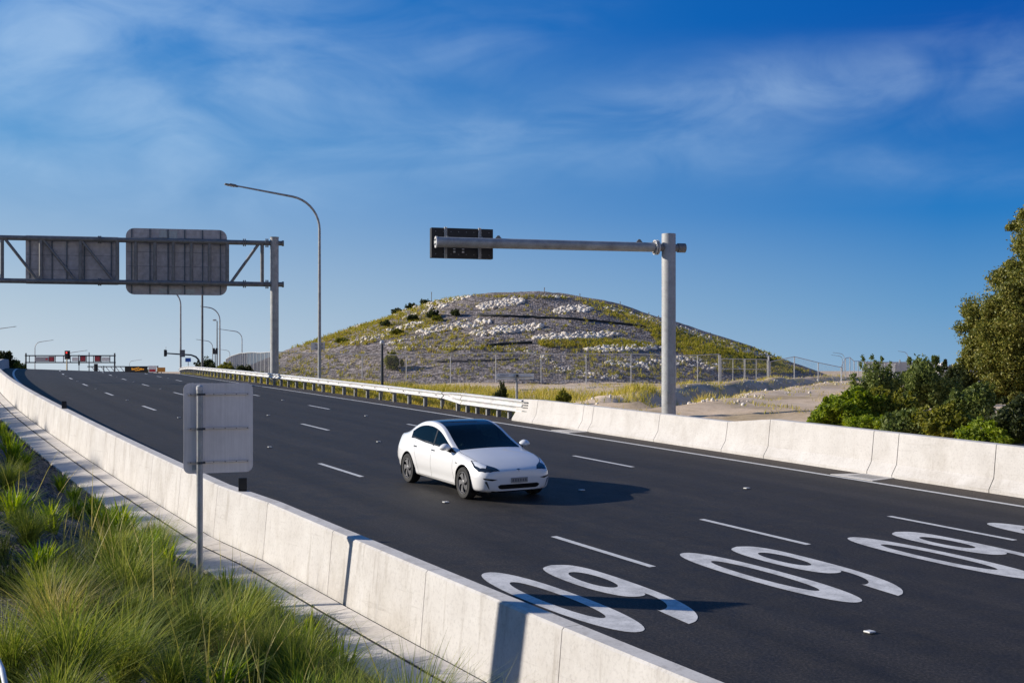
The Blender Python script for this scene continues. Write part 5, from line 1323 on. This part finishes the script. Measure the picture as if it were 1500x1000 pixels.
    while len(placed) < 270 and tries < 4000:
        tries += 1
        s_ = r.uniform(-68, -4); wl = r.uniform(0.8, 5.2); w_ = -9.6 - wl
        if any((s_ - a)**2 + (w_ - b)**2 < .55**2 for a, b in placed): continue
        p = PT(s_, w_)
        if p[1] < 5.5: continue
        # leave the gravel gaps of the photograph open
        uu = 750 + FPX * p[0] / p[1]; gz = float(ground_z([p[0]], [p[1]])[0]); vv = V0 - FPX * gz / p[1]
        if 15 < uu < 150 and 690 < vv < 835: continue
        if -60 < uu < 300 and 600 < vv < 845 and r.random() < .88: continue
        if -150 < uu < 560 and vv >= 845 and r.random() < .55: continue
        put('strap' if (wl < 1.2 and r.random() < .7) else r.choice(('fine', 'fine', 'fine', 'strap', 'sedge')), s_, w_, r.uniform(.6, .95) if p[0] / p[1] > -.43 else r.uniform(.8, 1.3))
    n = 45; s_ = RNG.uniform(-64, -46, n); w_ = -10.5 - RNG.uniform(0, 1, n)**1.2 * 2.6; P = PT(s_, w_); z = ground_z(P[0], P[1], (s_, w_))
    v, f = blades(n * 2, 1.3, .03, .34, .010, .12, 6, .4, RNG, np.repeat(np.stack([P[0], P[1], z], -1), 2, 0))
    g = 16; s2 = RNG.uniform(-62, -50, g); w2 = -11.7 - RNG.uniform(0, 1, g) * 1.5; P2 = PT(s2, w2); z2 = ground_z(P2[0], P2[1], (s2, w2))
    b2 = np.repeat(np.stack([P2[0], P2[1], z2], -1), 10, 0) + np.concatenate([RNG.normal(0, .07, (g * 10, 2)), np.zeros((g * 10, 1))], 1)
    v2, f2 = blades(g * 10, 1.05, .04, .34, .010, .2, 6, .45, RNG, b2)
    v, f = np.concatenate([v, v2]), np.concatenate([f, f2 + len(v)])
    tag(np_mesh('seed_stalks', v, f, M['straw']), 'thin tall dry seed stalks standing above the clumps on the bank', 'grass', kind='stuff')
    # loose mulch stones
    n = 5200; s_ = RNG.uniform(-66, -10, n); w_ = -9.5 - RNG.uniform(0, 1, n)**1.3 * 4.5
    P = PT(s_, w_); z = ground_z(P[0], P[1], (s_, w_)); sc = RNG.uniform(.012, .036, n)
    ico = bmesh.new(); bmesh.ops.create_icosphere(ico, subdivisions=1, radius=1); base = np.array([v.co[:] for v in ico.verts]); fc = np.array([[v.index for v in f.verts] for f in ico.faces]); ico.free()
    vv = base[None] * sc[:, None, None] * RNG.uniform(.6, 1.3, (n, 1, 3)) * RNG.uniform(.8, 1.2, (n, len(base), 1)) + np.stack([P[0], P[1], z], -1)[:, None]
    ff = (fc[None] + (np.arange(n) * len(base))[:, None, None]).reshape(-1, 3)
    tag(np_mesh('mulch_stones', vv.reshape(-1, 3), ff, M['pebble']), 'loose dark stones scattered over the bank between the clumps', 'stones', kind='stuff')
    mb = MB(); P0 = [at(-14, 948, 7.4), at(-5, 962, 7.3), at(3, 980, 7.2), at(8, 1003, 7.1), at(10, 1040, 7.0)]
    tag(mb.tube(P0, .016, 8).build('irrigation_pipe', M['hose'], smooth=True), 'short pale pipe poking up at the bottom left corner', 'pipe')
tussocks()
def stray_sign():
    # a small sign beyond the left edge of the frame; only its shadow on the near wall shows
    p = Vector((-7.3, 15.6, 0)); zb = float(ground_z([p.x], [p.y])[0])
    root = empty('road_sign', (p.x, p.y, zb), R(62), 'small post-mounted sign just outside the left edge that shades the near wall', 'road sign')
    z0 = -1.15 - zb; mb = MB(); mb.tube([(0, 0, -.3), (0, 0, z0 + 1.75)], .035, 10); mb.build('post', M['galv_pole'], root)
    mb = MB(); mb.prism(rrect(.52, 1.7, .09), (1, 0, 0), (0, 0, 1), (0, 1, 0), (0.02, .05, z0 + .95), .004); mb.build('panel', M['alu'], root)
stray_sign()
def leaves(blobs, size, n_per, rng=RNG, flat=0.4, shell=0.45, aspect=0.5, cen=None):
    """leaf-sized quads through the volume of ellipsoids, denser towards the outside"""
    V_, F_ = [], []; c = 0
    for (x, y, z, rx, ry, rz, dens) in blobs:
        n = int(n_per * dens); d = rng.normal(0, 1, (n, 3)); d /= np.linalg.norm(d, axis=1)[:, None]
        # lumpy radius so the outline is uneven
        lump = 1 + 0.16 * np.sin(d[:, 0] * 5 + x * 3) * np.sin(d[:, 1] * 6 + y) + 0.14 * np.sin(d[:, 2] * 7 + x + z) + 0.1 * np.sin(d[:, 0] * 13 + d[:, 2] * 11)
        r_ = rng.uniform(0, 1, n)**shell * lump * rng.uniform(0.85, 1.08, n)
        p = np.array([x, y, z]) + d * r_[:, None] * np.array([rx, ry, rz])
        a = rng.normal(0, 1, (n, 3)); a = a * (1 - flat) + np.cross(d, rng.normal(0, 1, (n, 3))) * flat; a /= np.linalg.norm(a, axis=1)[:, None]
        b = np.cross(a, d * 0.6 + rng.normal(0, .7, (n, 3))); b /= np.linalg.norm(b, axis=1)[:, None] + 1e-9
        sz = size * rng.uniform(.6, 1.4, n)[:, None]
        V_.append(np.stack([p - a * sz, p - b * sz * aspect, p + a * sz, p + b * sz * aspect], 1).reshape(-1, 3))
        i = np.arange(n)[:, None] * 4 + np.arange(4)[None] + c; F_.append(i); c += n * 4
    return np.concatenate(V_), np.concatenate(F_)
def shrub(u, v, Y, w_px, h_px, mat, label, size=.07, n=2600, lobes=7, cat='shrub', seed=1, name='shrub', stem=True, aspect=.45, group=None, zbase=None):
    """bush whose foot is at image column u, row v at distance Y, w_px wide and h_px tall"""
    r = np.random.default_rng(seed); k = Y / FPX; p = at(u, v, Y)
    g = float(ground_z([p.x], [p.y])[0]) if zbase is None else zbase
    W, H = w_px * k, (p.z - g) + h_px * k
    root = empty(name, (p.x, p.y, g), 0, label, cat, group)
    bl = [(0, 0, H * .5, W * .36, W * .34, H * .48, 1.0)]
    for i in range(lobes * 3):
        a = 2 * np.pi * i / lobes + r.uniform(-.4, .4); q = r.uniform(.12, .44) * W; zz = r.uniform(.12, .92) * H * (1.05 - .45 * q / (.44 * W))
        s_ = W * r.uniform(.06, .17); bl.append((q * np.cos(a), q * np.sin(a) * .8, zz, s_, s_, s_ * r.uniform(.8, 1.7) * min(1.4, H / W + .3), r.uniform(.08, .26)))
    for i in range(lobes):                                       # loose sprigs poking out of the top
        a = r.uniform(0, 6.28); q = r.uniform(0, .38) * W; bl.append((q * np.cos(a), q * np.sin(a), H * r.uniform(.75, .96), W * .035, W * .035, H * r.uniform(.05, .11), .02))
    bl[0] = (0, 0, H * .45, W * .30, W * .28, H * .42, .75)
    vs, f = leaves(bl, size, n, r, aspect=aspect); vs = vs[:]; keep = vs.reshape(-1, 4, 3)[:, :, 2].min(1) > -.02
    f = f[keep]; np_mesh('foliage', vs, f, M[mat], parent=root)
    if stem:
        mb = MB(); rr = random.Random(seed)
        for i in range(4):
            a = rr.uniform(0, 6.28); mb.tube([(0, 0, -.1), (.1 * W * math.cos(a), .1 * W * math.sin(a), H * .3), (.24 * W * math.cos(a), .24 * W * math.sin(a), H * .68)], [.02 * H + .01, .014 * H + .006, .006], 6)
        mb.build('stems', M['stem'], root)
    return root
def back_of_barrier(u, w=9.5):
    """distance at which image column u meets the ground w metres right of the centre line"""
    sv = np.arange(-62, 70, .1); P = PT(sv, np.full(len(sv), w)); uu = 750 + FPX * P[0] / P[1]
    i = int(np.argmin(abs(uu - u))); return float(P[1][i])
def shrubs_right():
    S = shrub; B = back_of_barrier
    S(1245, 632, B(1245, 10.3), 118, 62, 'bush_lime', 'low bright green spreading bush right behind the barrier, at the edge of the dirt', .055, 6500, 10, seed=3)
    S(1208, 630, B(1208, 10.4), 46, 30, 'bush_olive', 'small brownish scrub at the left foot of the bright green bush', .045, 1300, 5, seed=4)
    S(1284, 612, 45, 84, 92, 'bush_blue', 'open feathery upright shrub with small leaves, tallest against the wire fence', .06, 1500, 10, seed=5)
    S(1304, 640, B(1304, 11.3), 96, 70, 'bush_olive', 'yellow-green mixed bush below the feathery shrub', .055, 4200, 8, seed=6)
    S(1335, 650, B(1335, 9.9), 100, 50, 'bush_blue', 'grey-green bush close behind the barrier in the middle of the planting', .05, 4200, 8, seed=7)
    S(1352, 612, 48, 106, 88, 'bush_blue', 'big rounded grey-green bush in the middle of the right-hand planting', .065, 5200, 9, seed=8)
    S(1395, 606, 56, 76, 72, 'bush_dark', 'dark bush tucked in beside the big gum tree', .07, 3000, 7, seed=9)
    S(1392, 655, B(1392, 10.2), 100, 66, 'bush_olive', 'yellowish shrub with upright stems behind the barrier, right of centre', .05, 4200, 9, seed=10)
    S(1424, 636, B(1424, 12.5), 84, 76, 'bush_blue', 'small grey-green shrub in front of the gum tree', .055, 3600, 7, seed=11)
    S(1450, 662, B(1450, 9.8), 92, 48, 'bush_lime', 'pale green low bush behind the barrier under the gum tree', .05, 3600, 7, seed=12)
    S(1492, 668, B(1492, 10.4), 110, 86, 'bush_dark', 'dark leafy bush at the right edge of the frame behind the barrier', .06, 4200, 8, seed=13)
    S(1278, 648, B(1278, 9.7), 84, 38, 'bush_lime', 'bright green fringe of leaves spilling to the top of the barrier', .045, 3000, 7, seed=14)
    S(735, 583, 56, 26, 26, 'bush_dark', 'dark green bush beside the long thin sign', .05, 1500, 5, seed=15)
    S(826, 590, 48, 24, 20, 'bush_olive', 'small green plant just behind the start of the concrete barrier', .05, 500, 5, seed=16)
    S(575, 529, 111, 32, 15, 'bush_olive', 'round green bush low on the gravel slope behind the fence', .10, 1400, 5, seed=17, zbase=float(hill_h(-10.4, 111)))
    # left of the gantry column and on the skyline at far left
    S(302, 552, B(302, 11.5), 44, 26, 'bush_dark', 'dark green roadside shrub by the straight pole', .10, 2000, 7, seed=18)
    S(330, 556, B(330, 12.5), 40, 26, 'bush_olive', 'olive roadside shrub in front of the palisade fence, left', .10, 2000, 7, seed=19)
    S(357, 558, B(357, 12), 34, 24, 'bush_dark', 'dark bush in front of the palisade fence, right', .10, 1600, 6, seed=20)
    S(383, 560, B(383, 11.5), 26, 16, 'bush_olive', 'small olive bush just left of the gantry column', .09, 1000, 5, seed=23)
    S(6, 548, 120, 44, 34, 'bush_dark', 'dark green tree crown at the far left edge behind the wall', .12, 3000, 7, seed=21, cat='tree', name='tree')
    S(27, 548, 120, 26, 20, 'bush_olive', 'low olive bush behind the wall next to the dark tree at far left', .11, 1400, 6, seed=22)
shrubs_right()
def gum_tree():
    Y = 56; k = Y / FPX; foot = at(1492, 640, Y); g = float(ground_z([foot.x], [foot.y])[0])
    root = empty('gum_tree', (foot.x, foot.y, g), 0, 'tall dense olive-brown gum tree filling the right edge of the frame', 'tree')
    r = np.random.default_rng(77); bl = []
    px = [(1468, 455, 48, 46), (1446, 478, 38, 40), (1436, 505, 32, 34), (1455, 530, 42, 40), (1475, 495, 56, 60), (1500, 410, 42, 52), (1512, 350, 30, 46), (1522, 312, 24, 30), (1540, 420, 60, 70), (1545, 340, 50, 56), (1500, 560, 46, 50), (1530, 520, 64, 72), (1560, 280, 44, 44), (1470, 578, 34, 34), (1590, 380, 60, 80), (1600, 500, 60, 80), (1445, 555, 26, 24), (1490, 610, 34, 30), (1545, 600, 50, 44), (1484, 430, 34, 34), (1428, 520, 18, 20), (1520, 640, 50, 34), (1470, 625, 34, 26), (1565, 560, 50, 60), (1450, 600, 26, 24)]
    for u, v, a, b in px:
        for dy in (-1.4, 1.1):
            p = at(u, v, Y) - Vector((foot.x, foot.y, g)); q = r.uniform(.82, 1.0)
            cx, cy, cz = p.x + r.uniform(-.2, .2), p.y + dy * (a / 45) + r.uniform(-.4, .4), p.z
            bl.append((cx, cy, cz, a * k * q * .72, a * k * q * .72, b * k * q * .72, (a * b) / 4200))
            for j in range(9):                                   # leafy clumps standing out of each bough
                d = r.normal(0, 1, 3); d /= np.linalg.norm(d); m_ = r.uniform(.62, .95); rr_ = a * k * r.uniform(.20, .38)
                bl.append((cx + d[0] * a * k * m_, cy + d[1] * a * k * m_, cz + d[2] * b * k * m_, rr_, rr_, rr_ * r.uniform(.7, 1.1), (a * b) / 14000))
    vs, f = leaves(bl, .062, 3900, r, shell=.5, aspect=.45); np_mesh('crown', vs, f, M['gum'], parent=root)
    mb = MB(); L = lambda u, v, dy=0: at(u, v, Y) - Vector((foot.x, foot.y, g)) + Vector((0, dy, 0))
    mb.tube([(0, 0, -.3), (0.1, 0, 1.2), L(1510, 540), L(1525, 430), L(1545, 330)], [.30, .26, .2, .14, .06], 10)
    for u, v, dy in ((1450, 480, -.5), (1440, 540, .4), (1580, 420, .3), (1500, 380, -.4), (1600, 330, .5)): mb.tube([L(1508, 560), L((1508 + u) / 2, (545 + v) / 2, dy * .6), L(u, v, dy)], [.14, .10, .03], 8)
    mb.build('trunk', M['bark'], root, smooth=True)
    mb = MB(); D = Vector((0, -2.6, 0)); mb.tube([L(1478, 640) + D, L(1473, 622) + D, L(1468, 603) + D], [.09, .08, .05], 8); mb.tube([L(1473, 622) + D, L(1484, 612) + D], [.07, .03], 8); mb.build('dead_limb', M['bark'], root, smooth=True)
gum_tree()
# ------------------------------------------------------------------ hill dressing
def hill_hit(u, v, y0=100):
    Yv = np.arange(y0, 165, .25); X = (u - 750) / FPX * Yv; Z = (V0 - v) / FPX * Yv; H = hill_h(X, Yv)
    i = np.argmax(Z <= H) if (Z <= H).any() else -1
    return None if i < 0 else np.array([X[i], Yv[i], H[i]])
def hill_dressing():
    ico = bmesh.new(); bmesh.ops.create_icosphere(ico, subdivisions=1, radius=1); base = np.array([v.co[:] for v in ico.verts]); fc = np.array([[v.index for v in f.verts] for f in ico.faces]); ico.free()
    def rocks(P, sc, name, label, group=None, kind='stuff'):
        n = len(P); B = base[None]
        d = RNG.normal(0, 1, (n, 3, 3))
        lump = 1 + 0.22 * np.tanh(np.einsum('kj,nij->nki', base, d).prod(-1)[..., None]) + RNG.uniform(-.30, .22, (n, len(base), 1))
        cut = np.clip(np.einsum('kj,nj->nk', base, RNG.normal(0, .8, (n, 3))), -.45, .45)[..., None] * .35
        v = B * (lump - cut) * sc[:, None, None] * RNG.uniform(.65, 1.25, (n, 1, 3)) * np.array([1.1, 1.1, .8]) + P[:, None]
        f = (fc[None] + (np.arange(n) * len(base))[:, None, None]).reshape(-1, 3)
        return tag(np_mesh(name, v.reshape(-1, 3), f, M['rock']), label, 'rocks', group, kind)
    # ribbons of pale rock: image polyline, thickness in pixels, count, stone radius
    rib = [([(700, 450), (735, 445), (769, 441)], 11, 150, .19, 'lens of pale rocks near the top of the hill'),
           ([(812, 457), (840, 453), (866, 453)], 10, 90, .20, 'short clump of pale rocks right of the summit'),
           ([(612, 487), (660, 480), (719, 472)], 9, 170, .20, 'curved ribbon of big pale rocks in the middle of the slope, left'),
           ([(690, 489), (740, 484), (796, 479)], 10, 150, .22, 'ribbon of pale rocks in the middle of the slope, centre'),
           ([(780, 496), (840, 493), (905, 491)], 9, 180, .22, 'ribbon of pale rocks in the middle of the slope above the yellow grass'),
           ([(857, 513), (910, 511), (970, 510)], 8, 120, .21, 'ribbon of pale rocks low on the slope, left of the mast'),
           ([(888, 532), (940, 536), (1000, 528), (1060, 542)], 13, 120, .20, 'broad scatter of pale rocks around the foot of the hill behind the mast'),
           ([(495, 485), (550, 466), (620, 448), (690, 435)], 8, 230, .20, 'long bank of pale rocks along the left skyline of the hill'),
           ([(590, 467), (620, 459), (655, 448)], 5, 70, .17, 'thin streak of pale rocks below the left skyline'),
           ([(513, 503), (560, 492), (622, 472)], 7, 120, .19, 'slanting streak of pale rocks low on the left flank'),
           ([(560, 506), (620, 492), (690, 466)], 2.5, 80, .13, 'narrow pale line of stones crossing the left flank'),
           ([(885, 450), (960, 471), (1010, 487), (1085, 512), (1130, 524)], 7, 250, .18, 'bank of pale rocks along the right skyline of the hill'),
           ([(795, 434), (835, 436)], 3, 34, .15, 'few pale rocks on the summit right of centre'),
           ([(575, 510), (680, 509), (770, 513)], 2, 70, .11, 'thin row of stones just above the fence line'),
           ([(765, 513), (800, 524), (818, 540), (860, 549), (905, 553)], 8, 90, .13, 'loose spill of small stones running down to the fence'),
           ([(975, 520), (1030, 530), (1085, 540)], 7, 40, .17, 'scatter of pale rocks at the right foot of the hill')]
    for pl, th, n, rad, lab in rib:
        n = int(n * 1.7); rad *= .82
        pl = np.array(pl, float); seg = np.hypot(*np.diff(pl, axis=0).T); t = np.concatenate([[0], np.cumsum(seg)]) / seg.sum(); P = []
        for i in range(n):
            q = RNG.uniform(0, 1); ends = min(1, 4.5 * min(q, 1 - q) + .25)
            u = np.interp(q, t, pl[:, 0]); v = np.interp(q, t, pl[:, 1]) + RNG.uniform(-.5, .5) * th * ends
            h = hill_hit(u, v)
            if h is not None: P.append(h + np.array([0, 0, rad * .12]))
        if P: rocks(np.array(P), rad * (.45 + 1.25 * RNG.uniform(0, 1, len(P))**1.6), 'rock_pile', lab, 'rock ribbons on the hill')
    # grass: image-space bands mapped down onto the slope
    def band(pts, n):
        pl = np.array(pts, float); out = []
        lo, hi = pl.min(0), pl.max(0); k = 0
        while len(out) < n and k < n * 12:
            k += 1; u, v = RNG.uniform(lo[0], hi[0]), RNG.uniform(lo[1], hi[1]); ins = False; j = len(pl) - 1
            for i in range(len(pl)):
                if (pl[i, 1] > v) != (pl[j, 1] > v) and u < (pl[j, 0] - pl[i, 0]) * (v - pl[i, 1]) / (pl[j, 1] - pl[i, 1]) + pl[i, 0]: ins = not ins
                j = i
            if ins:
                h = hill_hit(u, v)
                if h is not None: out.append(h)
        return out
    P = []
    for pts, n in (([(440, 500), (520, 474), (600, 452), (640, 452), (640, 480), (540, 505), (470, 512)], 620), ([(785, 500), (905, 497), (960, 505), (960, 512), (850, 510), (790, 508)], 330), ([(950, 476), (1050, 508), (1130, 530), (1200, 548), (1060, 548), (1000, 520), (960, 505)], 900),
                   ([(420, 512), (520, 478), (600, 450), (690, 430), (690, 436), (600, 458), (470, 506)], 380), ([(830, 434), (900, 447), (1000, 482), (1160, 526), (1150, 540), (980, 500), (890, 462)], 900), ([(560, 488), (680, 480), (690, 506), (570, 508)], 120),
                   ([(575, 506), (770, 508), (770, 516), (575, 514)], 110), ([(830, 505), (1000, 525), (1050, 556), (830, 556)], 270), ([(470, 515), (800, 515), (830, 556), (480, 556)], 230), ([(640, 440), (900, 455), (960, 520), (640, 505)], 190), ([(690, 433), (830, 434), (830, 438), (690, 436)], 60), ([(400, 520), (480, 505), (480, 556), (400, 550)], 130)):
        P += band(pts, n)
    P = np.array(P); nb = 9; b = np.repeat(P, nb, 0) + np.concatenate([RNG.normal(0, .10, (len(P) * nb, 2)), np.full((len(P) * nb, 1), -.03)], 1)
    v, f = blades(len(b), .46, .05, .6, .055, .3, 3, .6, RNG, b)
    tag(np_mesh('hill_grass', v, f, M['hillgrass']), 'yellow-green grass tufts over the gravel hill', 'grass', kind='stuff')
    # shrubs dotted on the hill
    for i, (u, v_, w, h, m_, lab) in enumerate([(633, 466, 24, 14, 'bush_dark', 'dark round bush high on the left flank of the hill'), (667, 463, 16, 10, 'bush_dark', 'small dark bush between the rock ribbons near the summit'), (604, 471, 20, 11, 'bush_dark', 'dark bush on the left flank below the skyline rocks'),
                                          (566, 478, 20, 10, 'bush_dark', 'dark bush lower down the left flank'), (582, 490, 22, 9, 'bush_olive', 'olive bush low on the left flank above the dark post'), (640, 470, 18, 8, 'bush_olive', 'yellow-green bush just below the dark round bush'),
                                          (583, 457, 26, 9, 'bush_dark', 'dark scrub on the left skyline, lowest'), (603, 449, 22, 9, 'bush_dark', 'dark scrub on the left skyline, middle'), (622, 444, 20, 8, 'bush_dark', 'dark scrub on the left skyline, highest'),
                                          (1120, 531, 34, 8, 'bush_dark', 'dark scrub near the right foot of the hill'), (500, 502, 24, 8, 'bush_olive', 'olive scrub at the far left end of the hill')]):
        h_ = hill_hit(u, v_)
        if h_ is None: h_ = np.array([(u - 750) / FPX * 140, 140, float(hill_h((u - 750) / FPX * 140, 140))])
        shrub(u, V0 - h_[2] / h_[1] * FPX, h_[1], w, h, m_, lab, .09, 700, 5, seed=40 + i, zbase=h_[2], stem=False)
    # silt socks: dark rolls lying across the slope
    for pl, lab in (([(700, 463), (760, 465), (830, 468), (900, 474), (945, 480)], 'long dark silt roll across the slope below the summit'), ([(712, 508), (740, 505), (780, 503)], 'short dark silt roll above the fence'), ([(640, 531), (700, 530), (760, 528)], 'thin dark silt roll low behind the fence')):
        pl = np.array(pl, float); t = np.linspace(0, len(pl) - 1, 40); pts = []
        for q in t:
            h = hill_hit(np.interp(q, range(len(pl)), pl[:, 0]), np.interp(q, range(len(pl)), pl[:, 1]))
            if h is not None: pts.append(Vector(h) + Vector((0, 0, .08)))
        mb = MB(); tag(mb.tube(pts, .13 if 'thin' not in lab else .07, 8).build('silt_roll', M['sock'], smooth=True), lab, 'silt roll')
    # survey stakes standing on the hill
    me = None
    for u, v_, side in ((423, 508, 'left'), (436, 505, 'left'), (485, 486, 'left'), (494, 483, 'left'), (525, 473, 'left'), (566, 461, 'left'), (602, 450, 'left'), (632, 441, 'left'), (696, 441, 'left'), (623, 472, 'left'),
                        (797, 436, 'right'), (850, 442, 'right'), (909, 455, 'right'), (926, 461, 'right'), (950, 470, 'right'), (965, 476, 'right'), (1018, 492, 'right'), (1040, 500, 'right'), (1063, 508, 'right'), (1105, 521, 'right')):
        h = hill_hit(u, v_ + 1.5)
        if h is None: continue
        if me is None:
            mb = MB(); mb.box((0, 0, .4), (.05, .05, 1.2)); mb.box((0, 0, .97), (.075, .06, .10)); o = mb.build('survey_stake', M['stake']); me = o.data
        else: o = bpy.data.objects.new('survey_stake', me); COL.objects.link(o)
        o.location = h; o.scale = (1, 1, RNG.uniform(.7, 1.2)); o.rotation_euler = (RNG.uniform(-.05, .05), RNG.uniform(-.05, .05), RNG.uniform(0, 3))
        tag(o, 'thin timber stake standing on the %s side of the hill' % side, 'stake', 'stakes on the %s side of the hill' % side)
hill_dressing()
# ------------------------------------------------------------------ verge and dirt vegetation
def verge():
    def tufts(name, label, s_, w_, mat, h, nb, wd, spread=.16, x=None, y=None, lean=.5):
        if x is None: P = PT(s_, w_); x, y = P[0], P[1]
        z = ground_z(x, y); B = np.stack([x, y, z], -1); b = np.repeat(B, nb, 0) + np.concatenate([RNG.normal(0, spread, (len(B) * nb, 2)), np.full((len(B) * nb, 1), -.03)], 1)
        v, f = blades(len(b), h, .05, lean, wd, .35, 4, .65, RNG, b)
        return tag(np_mesh(name, v, f, M[mat]), label, 'grass', kind='stuff')
    def clump(n, s0, s1, w0, w1, pw=1.0, freq=.35, thr=.35):
        s_ = RNG.uniform(s0, s1, n * 3); w_ = w0 + (w1 - w0) * RNG.uniform(0, 1, n * 3)**pw
        d = .5 + .25 * np.sin(s_ * freq + w_ * .8) + .25 * np.sin(s_ * freq * 2.3 - w_ * 1.7 + 1); k = d > thr + RNG.uniform(-.3, .3, n * 3)
        return s_[k][:n], w_[k][:n]
    s_, w_ = clump(2600, -24, 66, 8.9, 18, 1.2); tufts('verge_grass', 'tall yellow-green weeds behind the guardrail', s_, w_, 'drygrass', .62, 16, .024)
    s_, w_ = clump(800, -22, 60, 9.2, 13, 1.0, .5, .45); tufts('verge_weeds', 'darker green weeds among the dry grass behind the guardrail', s_, w_, 'hillgrass', .85, 18, .028)
    s_, w_ = clump(230, -20, 70, 7.95, 8.7, 1.0, 1.1, .5); tufts('rail_weeds', 'bright weeds growing between the guardrail posts', s_, w_, 'drygrass', .70, 18, .022, .10)
    n = 1500; u = RNG.uniform(770, 1250, n); yy = 40 + 66 * RNG.uniform(0, 1, n)**.8; x = (u - 750) / FPX * yy
    k = (.5 + .5 * np.sin(x * .8 + yy * .33) * np.sin(yy * .41 - x * .3)) > RNG.uniform(.35, 1.0, n); tufts('dirt_grass', 'sparse dry grass on the bare ground in front of the hill', None, None, 'drygrass', .32, 9, .022, .14, x[k], yy[k], .7)
    # greener strip along the spoil bank
    t = RNG.uniform(0, 1, 260); dx = np.interp(t * (len(DITCH) - 1), range(len(DITCH)), DITCH[:, 0]); dy = np.interp(t * (len(DITCH) - 1), range(len(DITCH)), DITCH[:, 1])
    tufts('bank_grass', 'yellowish grass along the spoil bank of the ditch', None, None, 'drygrass', .40, 12, .022, .2, dx - 2.2 + RNG.normal(0, 1.0, 260), dy + RNG.normal(0, .8, 260))
    # stones along the ditch and on the dirt
    n = 380; t = RNG.uniform(0, .95, n); dx = np.interp(t * (len(DITCH) - 1), range(len(DITCH)), DITCH[:, 0]) + RNG.normal(.3, 1.6, n); dy = np.interp(t * (len(DITCH) - 1), range(len(DITCH)), DITCH[:, 1]) + RNG.normal(0, 1, n)
    ico = bmesh.new(); bmesh.ops.create_icosphere(ico, subdivisions=1, radius=1); base = np.array([v.co[:] for v in ico.verts]); fc = np.array([[v.index for v in f.verts] for f in ico.faces]); ico.free()
    z = ground_z(dx, dy); sc = RNG.uniform(.03, .11, n); vv = base[None] * sc[:, None, None] * RNG.uniform(.6, 1.3, (n, 1, 3)) * RNG.uniform(.8, 1.2, (n, len(base), 1)) + np.stack([dx, dy, z], -1)[:, None]
    ff = (fc[None] + (np.arange(n) * len(base))[:, None, None]).reshape(-1, 3)
    tag(np_mesh('ditch_stones', vv.reshape(-1, 3), ff, M['rock']), 'loose stones along the ditch in front of the hill', 'stones', kind='stuff')
verge()
# ------------------------------------------------------------------ far right background
def far_right():
    Y = 1500; k = Y / FPX
    for u0, u1, v0, n, fl, m_, lab in ((1368, 1377, 534.5, 2, 3, 'bldg', 'tiny pale distant building, leftmost of the far skyline'), (1378, 1388, 531.5, 2, 4, 'bldg', 'tiny pale distant building, tallest of the far skyline'), (1389, 1398, 536, 2, 3, 'bldg2', 'tiny grey distant building in the far skyline'), (1399, 1411, 533.5, 3, 3, 'bldg', 'tiny pale distant building next to the gum tree')):
        p = at((u0 + u1) / 2, 546, Y); w = (u1 - u0) * k; h = (546 - v0) * k; root = empty('apartment_building', p, 0, lab, 'building')
        mb = MB(); mb.box((0, 6, h / 2 - 3), (w, 12, h + 6)); mb.box((w * .15, 6, h + .6), (w * .3, 5, 1.6)); mb.build('walls', M[m_], root)
        for i in range(n):
            for j in range(fl):
                mb = MB(); mb.box((-w / 2 + w * (i + .5) / n, -.05, h * (j + .55) / fl), (w / n * .55, .2, h / fl * .42)); mb.build('window', M['window'], root)
    # low pale wall half hidden by the planting, and the panel wall beyond the fence
    p = at(1408, 580, 78); g = float(ground_z([p.x], [p.y])[0]); root = empty('low_wall', (p.x, p.y, g), R(20), 'low pale concrete wall glimpsed between the bushes and the gum tree', 'wall')
    mb = MB(); mb.box((0, 0, .5), (3.6, .3, 1.25), bev=.03); mb.build('wall', M['concrete_far'], root); mb = MB(); mb.box((0, 0, 1.16), (3.7, .4, .10), bev=.02); mb.build('coping', M['concrete'], root)
    p = at(1318, 558, 170); root = empty('panel_wall', (p.x, p.y, -1.6), R(-8), 'pale panelled wall beyond the wire fence, between the bushes', 'wall')
    for i in range(4):
        mb = MB(); mb.box((-4.6 + i * 2.3 + 1.1, 0, 1.5), (2.16, .12, 2.6)); mb.build('panel', M['noisewall'], root)
        mb = MB(); mb.box((-4.6 + i * 2.3, -.05, 1.6), (.16, .2, 3.2 if i == 1 else 2.9)); mb.build('post', M['galv'], root)
    for u, w_, h_, lab, sd in ((1330, 60, 8, 'far dark tree line under the street light', 60), (1372, 36, 9, 'far tree line left of the distant buildings', 61), (1384, 6, 18, 'far thin pine standing above the distant buildings', 62), (1425, 60, 10, 'far tree line behind the gum tree', 63)):
        shrub(u, 547, 420, w_, h_ + 3, 'bush_dark', lab, .45, 900, 7, 'trees', sd, 'tree', False, .6, None, -2.0)
    for u, w_, h_, lab, sd in ((205, 50, 4, 'low far scrub on the skyline beyond the crest', 64), (1180, 60, 4, 'low far scrub right of the hill', 65)):
        shrub(u, 547, 500, w_, h_ + 2, 'bush_olive', lab, .5, 500, 7, 'trees', sd, 'tree', False, .6, None, -3.0)
far_right()
